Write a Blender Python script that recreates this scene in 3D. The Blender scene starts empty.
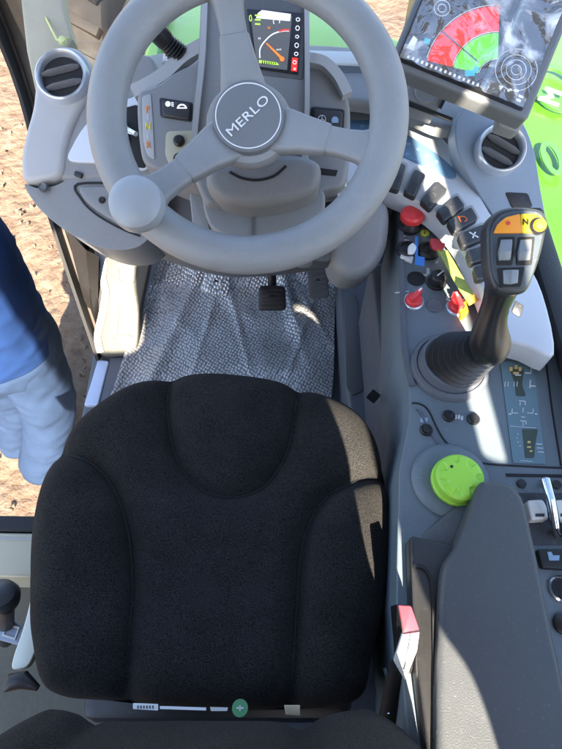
import bpy, bmesh, math, random
import numpy as np
from mathutils import Vector as V, Matrix
random.seed(7)
scene = bpy.context.scene
COL = scene.collection
rad = math.radians

# ------------------------------------------------------------------ camera basis
TILT = rad(60)
CAM = V((0, 0, 1.26)); FOC = 560.0; CX, CY = 281.0, 374.5
RT = V((1, 0, 0)); FW = V((0, math.cos(TILT), -math.sin(TILT))); UP = V((0, math.sin(TILT), math.cos(TILT)))
NM = -FW                       # normal of the dashboard slope (30 degrees off horizontal)
ZU = V((0, 0, 1))
def ray(px, py): return FW + RT*((px-CX)/FOC) + UP*((CY-py)/FOC)
def D(px, py, d): return CAM + ray(px, py)*d
def Z(px, py, z):
    r = ray(px, py); return CAM + r*((z-CAM.z)/r.z)
def Dl(pts, d): return [D(x, y, d) for x, y in pts]
def Zl(pts, z): return [Z(x, y, z) for x, y in pts]

# ------------------------------------------------------------------ materials
MATS = {}
def mat(name, col, rough=0.5, spec=0.5, metal=0.0, bump=0.0, bscale=400.0, var=0.0, vscale=6.0, emit=0.0, sheen=0.0, coat=0.0, dust=0.0):
    m = bpy.data.materials.new(name); m.use_nodes = True
    nt = m.node_tree; b = nt.nodes['Principled BSDF']
    b.inputs['Base Color'].default_value = (*col, 1)
    b.inputs['Roughness'].default_value = rough
    b.inputs['Specular IOR Level'].default_value = spec
    b.inputs['Metallic'].default_value = metal
    if coat: b.inputs['Coat Weight'].default_value = coat
    if sheen:
        b.inputs['Sheen Weight'].default_value = sheen
        b.inputs['Sheen Roughness'].default_value = 0.5
        b.inputs['Sheen Tint'].default_value = (0.9, 0.85, 0.8, 1)
    if emit:
        b.inputs['Emission Color'].default_value = (*col, 1)
        b.inputs['Emission Strength'].default_value = emit
    if bump or var or dust:
        tc = nt.nodes.new('ShaderNodeTexCoord')
    if bump:
        n = nt.nodes.new('ShaderNodeTexNoise'); n.inputs['Scale'].default_value = bscale; n.inputs['Detail'].default_value = 3
        bp = nt.nodes.new('ShaderNodeBump'); bp.inputs['Strength'].default_value = bump; bp.inputs['Distance'].default_value = 0.002
        nt.links.new(tc.outputs['Object'], n.inputs['Vector']); nt.links.new(n.outputs['Fac'], bp.inputs['Height'])
        nt.links.new(bp.outputs['Normal'], b.inputs['Normal'])
    if var or dust:
        n2 = nt.nodes.new('ShaderNodeTexNoise'); n2.inputs['Scale'].default_value = vscale; n2.inputs['Detail'].default_value = 6; n2.inputs['Roughness'].default_value = 0.65
        nt.links.new(tc.outputs['Object'], n2.inputs['Vector'])
        mr = nt.nodes.new('ShaderNodeMapRange')
        mr.inputs['From Min'].default_value = 0.3; mr.inputs['From Max'].default_value = 0.7
        mr.inputs['To Min'].default_value = 1-var; mr.inputs['To Max'].default_value = 1+var
        nt.links.new(n2.outputs['Fac'], mr.inputs['Value'])
        mx = nt.nodes.new('ShaderNodeVectorMath'); mx.operation = 'SCALE'
        mx.inputs[0].default_value = col
        nt.links.new(mr.outputs['Result'], mx.inputs['Scale'])
        out = mx.outputs['Vector']
        if dust:   # fine pale specks of field dust
            n3 = nt.nodes.new('ShaderNodeTexNoise'); n3.inputs['Scale'].default_value = 260; n3.inputs['Detail'].default_value = 2
            nt.links.new(tc.outputs['Object'], n3.inputs['Vector'])
            cr = nt.nodes.new('ShaderNodeMapRange'); cr.inputs['From Min'].default_value = 0.62; cr.inputs['From Max'].default_value = 0.75
            cr.inputs['To Min'].default_value = 0.0; cr.inputs['To Max'].default_value = dust
            nt.links.new(n3.outputs['Fac'], cr.inputs['Value'])
            mix = nt.nodes.new('ShaderNodeMix'); mix.data_type = 'RGBA'
            nt.links.new(cr.outputs['Result'], mix.inputs[0]); nt.links.new(out, mix.inputs[6])
            mix.inputs[7].default_value = (0.45, 0.42, 0.38, 1); out = mix.outputs[2]
        nt.links.new(out, b.inputs['Base Color'])
        mr2 = nt.nodes.new('ShaderNodeMapRange')
        mr2.inputs['From Min'].default_value = 0.3; mr2.inputs['From Max'].default_value = 0.7
        mr2.inputs['To Min'].default_value = max(0.05, rough-0.1); mr2.inputs['To Max'].default_value = min(1, rough+0.1)
        nt.links.new(n2.outputs['Fac'], mr2.inputs['Value']); nt.links.new(mr2.outputs['Result'], b.inputs['Roughness'])
    MATS[name] = m
    return m

WHEEL = mat('wheel_plastic', (0.255, 0.266, 0.272), 0.42, 0.5, bump=0.22, bscale=1000, var=0.10, vscale=9, dust=0.14)
GREY = mat('dash_grey', (0.195, 0.199, 0.202), 0.5, bump=0.18, bscale=900, var=0.06, dust=0.15)
GREYD = mat('dash_dark_grey', (0.095, 0.098, 0.105), 0.5, bump=0.2, bscale=800, var=0.08, dust=0.12)
GREYL = mat('dash_light_grey', (0.35, 0.355, 0.36), 0.42, bump=0.1, bscale=900, var=0.05, dust=0.1)
SILVER = mat('silver_panel', (0.50, 0.535, 0.58), 0.38, 0.5, var=0.04, dust=0.08)
CONS = mat('console_blue_grey', (0.112, 0.143, 0.165), 0.45, bump=0.15, bscale=900, var=0.07, dust=0.16)
CONSB = mat('console_side', (0.085, 0.095, 0.115), 0.5, bump=0.2, bscale=800, var=0.08, dust=0.12)
ARM = mat('armrest_vinyl', (0.055, 0.060, 0.065), 0.45, bump=0.25, bscale=700, var=0.09, dust=0.09)
BLACK = mat('black_plastic', (0.012, 0.012, 0.014), 0.4, var=0.1, dust=0.06)
SOOT = mat('deep_black', (0.006, 0.006, 0.007), 0.7)
SWITCH = mat('switch_black', (0.028, 0.03, 0.034), 0.4, var=0.1, dust=0.12)
RUBBER = mat('rubber', (0.010, 0.010, 0.011), 0.5, bump=0.2, bscale=300, var=0.15, dust=0.02)
CHROME = mat('chrome', (0.75, 0.77, 0.8), 0.18, metal=1.0)
STEEL = mat('vent_ring', (0.55, 0.6, 0.67), 0.28, metal=0.55)
STRIP = mat('indicator_blue', (0.10, 0.19, 0.30), 0.3)
WHITE = mat('white_paint', (0.8, 0.8, 0.8), 0.5)
OFFW = mat('off_white_plastic', (0.62, 0.62, 0.6), 0.45, var=0.05)
ICON = mat('icon_grey', (0.5, 0.53, 0.56), 0.5)
ICONB = mat('icon_blue', (0.25, 0.38, 0.52), 0.5)
RED = mat('red_plastic', (0.66, 0.04, 0.045), 0.38)
REDB = mat('belt_red', (0.5, 0.05, 0.07), 0.4)
ORANGE = mat('orange_plate', (0.85, 0.30, 0.02), 0.4)
YELLOW = mat('yellow_plate', (0.85, 0.62, 0.02), 0.4)
DIAL = mat('dial_green', (0.30, 0.62, 0.05), 0.38, bump=0.05, bscale=600)
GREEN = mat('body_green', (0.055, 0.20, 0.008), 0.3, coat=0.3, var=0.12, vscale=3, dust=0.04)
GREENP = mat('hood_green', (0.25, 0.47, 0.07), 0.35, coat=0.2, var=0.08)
LIMEST = mat('strap_green', (0.30, 0.36, 0.07), 0.7, bump=0.3, bscale=600, var=0.2, vscale=80)
BLUETAG = mat('blue_tag', (0.03, 0.16, 0.5), 0.4)
BEIGE = mat('footwell_beige', (0.052, 0.049, 0.039), 0.55, bump=0.15, bscale=200, var=0.12, vscale=14)
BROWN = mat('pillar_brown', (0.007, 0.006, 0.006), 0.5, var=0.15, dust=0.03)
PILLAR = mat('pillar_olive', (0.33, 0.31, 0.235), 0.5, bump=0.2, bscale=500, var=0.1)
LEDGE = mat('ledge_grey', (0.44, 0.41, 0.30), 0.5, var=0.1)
SILL = mat('sill_metal', (0.42, 0.50, 0.66), 0.4, metal=0.1, var=0.1)
SKIN = mat('skin', (0.45, 0.25, 0.17), 0.5)
HAIR = mat('hair', (0.03, 0.02, 0.015), 0.6)
SHIRT = mat('shirt_blue', (0.005, 0.022, 0.085), 0.85, 0.2, bump=0.3, bscale=500, var=0.12, vscale=12)
JEANS = mat('jeans_denim', (0.020, 0.036, 0.075), 0.9, 0.1, bump=0.5, bscale=600, var=0.22, vscale=6)
BOOT = mat('boot_leather', (0.06, 0.04, 0.03), 0.6)
ROOFM = mat('roof_lining', (0.25, 0.25, 0.25), 0.8)
MONB = mat('monitor_housing', (0.13, 0.14, 0.15), 0.5, bump=0.15, bscale=800, var=0.05, dust=0.1)
SCR = mat('screen_dark', (0.035, 0.036, 0.038), 0.25, emit=0.02)
SCRB = mat('screen_black', (0.012, 0.012, 0.014), 0.2)
S_RED = mat('pixel_red', (0.8, 0.03, 0.02), 0.3, emit=0.105)
S_GRN = mat('pixel_green', (0.16, 0.75, 0.05), 0.3, emit=0.105)
S_BLU = mat('pixel_blue', (0.02, 0.45, 0.7), 0.3, emit=0.070)
S_WHT = mat('pixel_white', (0.75, 0.78, 0.8), 0.3, emit=0.087)
S_GRY = mat('pixel_grey', (0.12, 0.12, 0.12), 0.3, emit=0.042)
S_ORG = mat('pixel_orange', (0.9, 0.22, 0.03), 0.3, emit=0.105)
S_LIM = mat('pixel_lime', (0.45, 0.8, 0.08), 0.3, emit=0.105)

def fabric():
    m = bpy.data.materials.new('seat_velour'); m.use_nodes = True
    nt = m.node_tree; b = nt.nodes['Principled BSDF']; L = nt.links.new
    b.inputs['Roughness'].default_value = 1.0; b.inputs['Specular IOR Level'].default_value = 0.05
    b.inputs['Sheen Weight'].default_value = 0.05; b.inputs['Sheen Roughness'].default_value = 0.5
    b.inputs['Sheen Tint'].default_value = (0.85, 0.8, 0.75, 1)
    tc = nt.nodes.new('ShaderNodeTexCoord')
    n = nt.nodes.new('ShaderNodeTexNoise'); n.inputs['Scale'].default_value = 850; n.inputs['Detail'].default_value = 2
    L(tc.outputs['Object'], n.inputs['Vector'])
    n2 = nt.nodes.new('ShaderNodeTexNoise'); n2.inputs['Scale'].default_value = 14; n2.inputs['Detail'].default_value = 5
    L(tc.outputs['Object'], n2.inputs['Vector'])
    r = nt.nodes.new('ShaderNodeValToRGB')
    r.color_ramp.elements[0].position = 0.35; r.color_ramp.elements[0].color = (0.0050, 0.0054, 0.0060, 1)
    r.color_ramp.elements[1].position = 0.68; r.color_ramp.elements[1].color = (0.038, 0.037, 0.036, 1)
    L(n.outputs['Fac'], r.inputs['Fac'])
    mr = nt.nodes.new('ShaderNodeMapRange'); mr.inputs['From Min'].default_value = 0.3; mr.inputs['From Max'].default_value = 0.7
    mr.inputs['To Min'].default_value = 0.8; mr.inputs['To Max'].default_value = 1.25
    L(n2.outputs['Fac'], mr.inputs['Value'])
    sc = nt.nodes.new('ShaderNodeVectorMath'); sc.operation = 'SCALE'
    L(r.outputs['Color'], sc.inputs[0]); L(mr.outputs['Result'], sc.inputs['Scale']); L(sc.outputs['Vector'], b.inputs['Base Color'])
    bp = nt.nodes.new('ShaderNodeBump'); bp.inputs['Strength'].default_value = 0.6; bp.inputs['Distance'].default_value = 0.002
    L(n.outputs['Fac'], bp.inputs['Height']); L(bp.outputs['Normal'], b.inputs['Normal'])
    return m
FABRIC = fabric()

def bubble():
    m = bpy.data.materials.new('bubble_wrap'); m.use_nodes = True
    nt = m.node_tree; b = nt.nodes['Principled BSDF']; L = nt.links.new
    b.inputs['Roughness'].default_value = 0.2; b.inputs['Specular IOR Level'].default_value = 1.0
    b.inputs['Metallic'].default_value = 0.4
    tc = nt.nodes.new('ShaderNodeTexCoord')
    v = nt.nodes.new('ShaderNodeTexVoronoi'); v.inputs['Scale'].default_value = 128; v.inputs['Randomness'].default_value = 0.4
    v.voronoi_dimensions = '2D'
    mp = nt.nodes.new('ShaderNodeMapping'); mp.inputs['Rotation'].default_value = (0, 0, 0.5); mp.inputs['Scale'].default_value = (1, 0.85, 1)
    L(tc.outputs['Object'], mp.inputs['Vector']); L(mp.outputs['Vector'], v.inputs['Vector'])
    r = nt.nodes.new('ShaderNodeValToRGB')
    r.color_ramp.elements[0].position = 0.1; r.color_ramp.elements[0].color = (1, 1, 1, 1)
    r.color_ramp.elements[1].position = 0.62; r.color_ramp.elements[1].color = (0, 0, 0, 1)
    L(v.outputs['Distance'], r.inputs['Fac'])
    n = nt.nodes.new('ShaderNodeTexNoise'); n.inputs['Scale'].default_value = 7; n.inputs['Detail'].default_value = 6
    L(tc.outputs['Object'], n.inputs['Vector'])
    mx = nt.nodes.new('ShaderNodeMix'); mx.data_type = 'RGBA'
    L(r.outputs['Color'], mx.inputs[0]); mx.inputs[6].default_value = (0.24, 0.24, 0.245, 1); mx.inputs[7].default_value = (0.50, 0.505, 0.51, 1)
    mr = nt.nodes.new('ShaderNodeMapRange'); mr.inputs['From Min'].default_value = 0.3; mr.inputs['From Max'].default_value = 0.7
    mr.inputs['To Min'].default_value = 0.75; mr.inputs['To Max'].default_value = 1.2
    L(n.outputs['Fac'], mr.inputs['Value'])
    sc = nt.nodes.new('ShaderNodeVectorMath'); sc.operation = 'SCALE'
    L(mx.outputs[2], sc.inputs[0]); L(mr.outputs['Result'], sc.inputs['Scale']); L(sc.outputs['Vector'], b.inputs['Base Color'])
    bp = nt.nodes.new('ShaderNodeBump'); bp.inputs['Strength'].default_value = 0.6; bp.inputs['Distance'].default_value = 0.003
    L(r.outputs['Color'], bp.inputs['Height']); L(bp.outputs['Normal'], b.inputs['Normal'])
    return m
BUBBLE = bubble()

def soil():
    m = bpy.data.materials.new('sandy_soil'); m.use_nodes = True
    nt = m.node_tree; b = nt.nodes['Principled BSDF']; L = nt.links.new
    b.inputs['Roughness'].default_value = 0.95; b.inputs['Specular IOR Level'].default_value = 0.1
    tc = nt.nodes.new('ShaderNodeTexCoord')
    n = nt.nodes.new('ShaderNodeTexNoise'); n.inputs['Scale'].default_value = 9; n.inputs['Detail'].default_value = 9; n.inputs['Roughness'].default_value = 0.7
    L(tc.outputs['Object'], n.inputs['Vector'])
    v = nt.nodes.new('ShaderNodeTexVoronoi'); v.inputs['Scale'].default_value = 16; L(tc.outputs['Object'], v.inputs['Vector'])
    r = nt.nodes.new('ShaderNodeValToRGB'); e = r.color_ramp.elements
    e[0].position = 0.30; e[0].color = (0.10, 0.063, 0.046, 1)
    e[1].position = 0.66; e[1].color = (0.215, 0.165, 0.128, 1)
    k = e.new(0.45); k.color = (0.165, 0.117, 0.086, 1)
    L(n.outputs['Fac'], r.inputs['Fac']); L(r.outputs['Color'], b.inputs['Base Color'])
    ad = nt.nodes.new('ShaderNodeMath'); ad.operation = 'MULTIPLY_ADD'
    L(v.outputs['Distance'], ad.inputs[0]); ad.inputs[1].default_value = -0.4; L(n.outputs['Fac'], ad.inputs[2])
    bp = nt.nodes.new('ShaderNodeBump'); bp.inputs['Strength'].default_value = 1.0; bp.inputs['Distance'].default_value = 0.06
    L(ad.outputs['Value'], bp.inputs['Height']); L(bp.outputs['Normal'], b.inputs['Normal'])
    return m
SOIL = soil()

def film(name, white, gloss, bump, scale):
    m = bpy.data.materials.new(name); m.use_nodes = True
    nt = m.node_tree; L = nt.links.new; nt.nodes.clear()
    o = nt.nodes.new('ShaderNodeOutputMaterial'); t = nt.nodes.new('ShaderNodeBsdfTransparent')
    g = nt.nodes.new('ShaderNodeBsdfGlossy'); g.inputs['Roughness'].default_value = 0.08
    d = nt.nodes.new('ShaderNodeBsdfDiffuse'); d.inputs['Color'].default_value = (0.8, 0.8, 0.8, 1)
    m1 = nt.nodes.new('ShaderNodeMixShader'); m2 = nt.nodes.new('ShaderNodeMixShader')
    m1.inputs[0].default_value = white
    L(t.outputs[0], m1.inputs[1]); L(d.outputs[0], m1.inputs[2])
    m2.inputs[0].default_value = gloss
    L(m1.outputs[0], m2.inputs[1]); L(g.outputs[0], m2.inputs[2]); L(m2.outputs[0], o.inputs['Surface'])
    if bump:
        tc = nt.nodes.new('ShaderNodeTexCoord'); n = nt.nodes.new('ShaderNodeTexNoise')
        n.inputs['Scale'].default_value = scale; n.inputs['Detail'].default_value = 4; n.inputs['Distortion'].default_value = 1.2
        L(tc.outputs['Object'], n.inputs['Vector'])
        bp = nt.nodes.new('ShaderNodeBump'); bp.inputs['Strength'].default_value = bump; bp.inputs['Distance'].default_value = 0.01
        L(n.outputs['Fac'], bp.inputs['Height']); L(bp.outputs['Normal'], g.inputs['Normal'])
        r = nt.nodes.new('ShaderNodeMapRange'); r.inputs['From Min'].default_value = 0.52; r.inputs['From Max'].default_value = 0.72
        r.inputs['To Min'].default_value = white*0.3; r.inputs['To Max'].default_value = white*4
        L(n.outputs['Fac'], r.inputs['Value']); L(r.outputs['Result'], m1.inputs[0])
    return m
FILM = film('clear_film', 0.32, 0.25, 0.8, 16)  # white streaks mixed into the film's colour stand for glare and haze
GLASS = film('window_glass', 0.0, 0.05, 0, 1)
DUSTY = film('dusty_glass', 0.015, 0.04, 0, 1)

# ------------------------------------------------------------------ mesh toolkit
def catmull(pts, k=6, closed=True):
    out = []; n = len(pts); rng = range(n) if closed else range(n-1)
    for i in rng:
        if closed: p0, p1, p2, p3 = pts[i-1], pts[i], pts[(i+1) % n], pts[(i+2) % n]
        else: p0, p1, p2, p3 = pts[max(i-1, 0)], pts[i], pts[i+1], pts[min(i+2, n-1)]
        for j in range(k):
            t = j/k
            out.append(tuple(0.5*((2*b)+(-a+c)*t+(2*a-5*b+4*c-d)*t*t+(-a+3*b-3*c+d)*t**3) for a, b, c, d in zip(p0, p1, p2, p3)))
    if not closed: out.append(tuple(pts[-1]))
    return out
def rounded(pts, r, k=4):
    out = []; n = len(pts)
    for i in range(n):
        p = V((*pts[i], 0)); a = V((*pts[i-1], 0)); b = V((*pts[(i+1) % n], 0))
        da, db = (a-p), (b-p); rr = min(r, da.length*0.45, db.length*0.45)
        s, e = p+da.normalized()*rr, p+db.normalized()*rr
        for j in range(k+1):
            t = j/k; q = s*(1-t)**2+p*2*t*(1-t)+e*t*t; out.append((q.x, q.y))
    return out
def rect(cx, cy, w, h, ang=0, r=2.0):
    c, s = math.cos(rad(ang)), math.sin(rad(ang))
    return rounded([(cx+x*c-y*s, cy+x*s+y*c) for x, y in ((-w/2, -h/2), (w/2, -h/2), (w/2, h/2), (-w/2, h/2))], r)

def basis(n):
    n = n.normalized(); a = V((1, 0, 0)) if abs(n.x) < 0.9 else V((0, 1, 0))
    x = (a-n*a.dot(n)).normalized(); return x, n.cross(x), n

class MB:
    def __init__(self): self.bm = bmesh.new(); self.mats = []
    def idx(self, m):
        if m not in self.mats: self.mats.append(m)
        return self.mats.index(m)
    def merge(self, t, m, smooth=True):
        i = self.idx(m)
        for f in t.faces: f.material_index = i; f.smooth = smooth
        me = bpy.data.meshes.new('tmp'); t.to_mesh(me); t.free(); self.bm.from_mesh(me); bpy.data.meshes.remove(me)
        return self
    def slab(self, pts, n, th, m, bev=0.0, seg=3):
        t = bmesh.new(); n = n.normalized()
        vs = [t.verts.new(p) for p in pts]; f = t.faces.new(vs); f.normal_update()
        if f.normal.dot(n) < 0: f.normal_flip()
        r = bmesh.ops.extrude_face_region(t, geom=[f])
        nv = [g for g in r['geom'] if isinstance(g, bmesh.types.BMVert)]
        bmesh.ops.translate(t, verts=vs, vec=n*0)   # the first face stays as the front
        bmesh.ops.translate(t, verts=nv, vec=-n*th)
        t.faces.ensure_lookup_table(); t.normal_update()
        if bev:
            vset = set(vs); ed = [e for e in t.edges if e.verts[0] in vset and e.verts[1] in vset]
            bmesh.ops.bevel(t, geom=ed, offset=bev, segments=seg, profile=0.5, affect='EDGES', clamp_overlap=True)
        bmesh.ops.recalc_face_normals(t, faces=t.faces[:])
        return self.merge(t, m)
    def box(self, c, half, m, ax=None, bev=0.0):
        t = bmesh.new(); bmesh.ops.create_cube(t, size=2)
        X, Y, W = ax or (V((1, 0, 0)), V((0, 1, 0)), V((0, 0, 1)))
        for v in t.verts: v.co = c+X*v.co.x*half[0]+Y*v.co.y*half[1]+W*v.co.z*half[2]
        if bev: bmesh.ops.bevel(t, geom=t.edges[:], offset=bev, segments=2, profile=0.5, affect='EDGES', clamp_overlap=True)
        bmesh.ops.recalc_face_normals(t, faces=t.faces[:])
        return self.merge(t, m)
    def hull(self, pts, m, bev=0.0):
        t = bmesh.new()
        for p in pts: t.verts.new(p)
        bmesh.ops.convex_hull(t, input=t.verts[:])
        bmesh.ops.dissolve_limit(t, angle_limit=0.02, verts=t.verts[:], edges=t.edges[:])
        if bev: bmesh.ops.bevel(t, geom=t.edges[:], offset=bev, segments=2, profile=0.5, affect='EDGES', clamp_overlap=True)
        bmesh.ops.recalc_face_normals(t, faces=t.faces[:])
        return self.merge(t, m)
    def rings(self, rings, m, cap=True, closed=False):
        t = bmesh.new(); rv = [[t.verts.new(p) for p in r] for r in rings]; n = len(rv[0])
        for a, b in zip(rv, rv[1:]):
            for i in range(n): t.faces.new((a[i], a[(i+1) % n], b[(i+1) % n], b[i]))
        if closed:
            a, b = rv[-1], rv[0]
            for i in range(n): t.faces.new((a[i], a[(i+1) % n], b[(i+1) % n], b[i]))
        elif cap: t.faces.new(rv[0]); t.faces.new(rv[-1])
        bmesh.ops.recalc_face_normals(t, faces=t.faces[:])
        return self.merge(t, m)
    def lathe(self, c, ax, prof, m, n=40, mod=None, x=None):
        X, Y, W = basis(ax)
        if x: X = x; Y = W.cross(X)
        rr = []
        for r, h in prof:
            ring = []
            for i in range(n):
                a = 2*math.pi*i/n; q = max(r, 1e-5)*(mod(a, r, h) if mod else 1)
                ring.append(c+X*q*math.cos(a)+Y*q*math.sin(a)+W*h)
            rr.append(ring)
        return self.rings(rr, m)
    def tube(self, pts, r, m, n=12, squash=None):
        pts = [V(p) for p in pts]; rr = []
        rs = r if isinstance(r, (list, tuple)) else [r]*len(pts); ref = None
        for i, p in enumerate(pts):
            t = (pts[min(i+1, len(pts)-1)]-pts[max(i-1, 0)]).normalized()
            if ref is None: X, Y, _ = basis(t)
            else:
                X = (ref-t*ref.dot(t)).normalized(); Y = t.cross(X)
            ref = X
            rr.append([p+X*rs[i]*math.cos(2*math.pi*k/n)+Y*rs[i]*math.sin(2*math.pi*k/n) for k in range(n)])
        return self.rings(rr, m)
    def ribbon(self, pts, w, n, h, m, closed=False):
        pts = [V(p) for p in pts]; L = len(pts); rr = []
        for i, p in enumerate(pts):
            if closed: t = (pts[(i+1) % L]-pts[i-1])
            else: t = (pts[min(i+1, L-1)]-pts[max(i-1, 0)])
            s = n.cross(t.normalized()).normalized()*w/2
            rr.append([p-s-n*h, p+s-n*h, p+s+n*h, p-s+n*h])
        return self.rings(rr, m, closed=closed)
    def text(self, s, c, X, Y, size, m, sx=1.0, th=0.0004, off=0.0, space=1.0):
        cu = bpy.data.curves.new('t', 'FONT'); cu.body = s; cu.size = size; cu.align_x = 'CENTER'; cu.align_y = 'CENTER'
        cu.extrude = th; cu.offset = off; cu.space_character = space; cu.resolution_u = 4
        o = bpy.data.objects.new('t', cu); COL.objects.link(o)
        bpy.context.view_layer.update()
        me = bpy.data.meshes.new_from_object(o); W = X.cross(Y)
        t = bmesh.new(); t.from_mesh(me)
        for v in t.verts: v.co = c+X*v.co.x*sx+Y*v.co.y+W*v.co.z
        bpy.data.objects.remove(o); bpy.data.curves.remove(cu); bpy.data.meshes.remove(me)
        return self.merge(t, m, False)
    def build(self, name, parent=None, ang=32, subsurf=0):
        if parent is not None:
            r = parent
            while r.parent: r = r.parent
            bmesh.ops.translate(self.bm, verts=self.bm.verts[:], vec=-r.location)
        me = bpy.data.meshes.new(name); self.bm.to_mesh(me); self.bm.free()
        for m in self.mats: me.materials.append(m)
        me.set_sharp_from_angle(angle=rad(ang))
        o = bpy.data.objects.new(name, me); COL.objects.link(o)
        if parent is not None: o.parent = parent
        if subsurf:
            s = o.modifiers.new('s', 'SUBSURF'); s.levels = s.render_levels = subsurf
        return o

def thing(name, label, cat, loc, group=None):
    o = bpy.data.objects.new(name, None); COL.objects.link(o); o.location = loc; o.empty_display_size = 0.05
    o['label'] = label; o['category'] = cat
    if group: o['group'] = group
    return o
def tag(o, label, cat, group=None):
    o['label'] = label; o['category'] = cat
    if group: o['group'] = group
    return o
def lab(o, s): o['label'] = s; return o
def disc(c, n, r, m, h=0.0006, k=28): return MB().lathe(c, n, [(r, -h), (r, h)], m, k)

# ------------------------------------------------------------------ ground
def make_ground():
    mb = MB(); t = bmesh.new()
    # fine near the machine, coarse towards the horizon
    def axis(lo, hi, step, far):
        a = [lo-far, lo-far*0.3, lo-far*0.1, lo-far*0.03]; x = lo
        while x <= hi: a.append(x); x += step
        return a+[hi+far*0.03, hi+far*0.1, hi+far*0.3, hi+far]
    xs = axis(-4, 5, 0.06, 300); ys = axis(-1, 9, 0.06, 300)
    from mathutils import noise
    g = []
    for y in ys:
        row = []
        for x in xs:
            h = 0
            if -4 <= x <= 5 and -1 <= y <= 9:
                h = 0.05*noise.noise(V((x*1.3, y*1.3, 0)))+0.035*noise.noise(V((x*4, y*4, 3)))+0.02*noise.noise(V((x*10, y*10, 7)))
            row.append(t.verts.new((x, y, -1.22+h)))
        g.append(row)
    for a, b in zip(g, g[1:]):
        for i in range(len(a)-1): t.faces.new((a[i], a[i+1], b[i+1], b[i]))
    mb.merge(t, SOIL); o = mb.build('ground', ang=180); o['kind'] = 'structure'
    s = MB(); t = bmesh.new()
    for k in range(380):
        x, y = random.uniform(-2.2, -0.5), random.uniform(0.3, 3.4)
        r = random.uniform(0.005, 0.016)
        q = bmesh.ops.create_icosphere(t, subdivisions=1, radius=r)
        for v in q['verts']:
            v.co = V((v.co.x*random.uniform(.7, 1.4), v.co.y*random.uniform(.7, 1.4), v.co.z*0.6))+V((x, y, -1.2+random.uniform(-.02, .02)))
    s.merge(t, mat('clods', (0.14, 0.10, 0.075), 0.95, bump=0.5, bscale=80, var=0.4, vscale=30))
    o = s.build('soil_clods', ang=60); o['kind'] = 'stuff'; tag(o, 'small tan clods of earth scattered over the bare sandy ground', 'soil clods')
make_ground()

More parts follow.
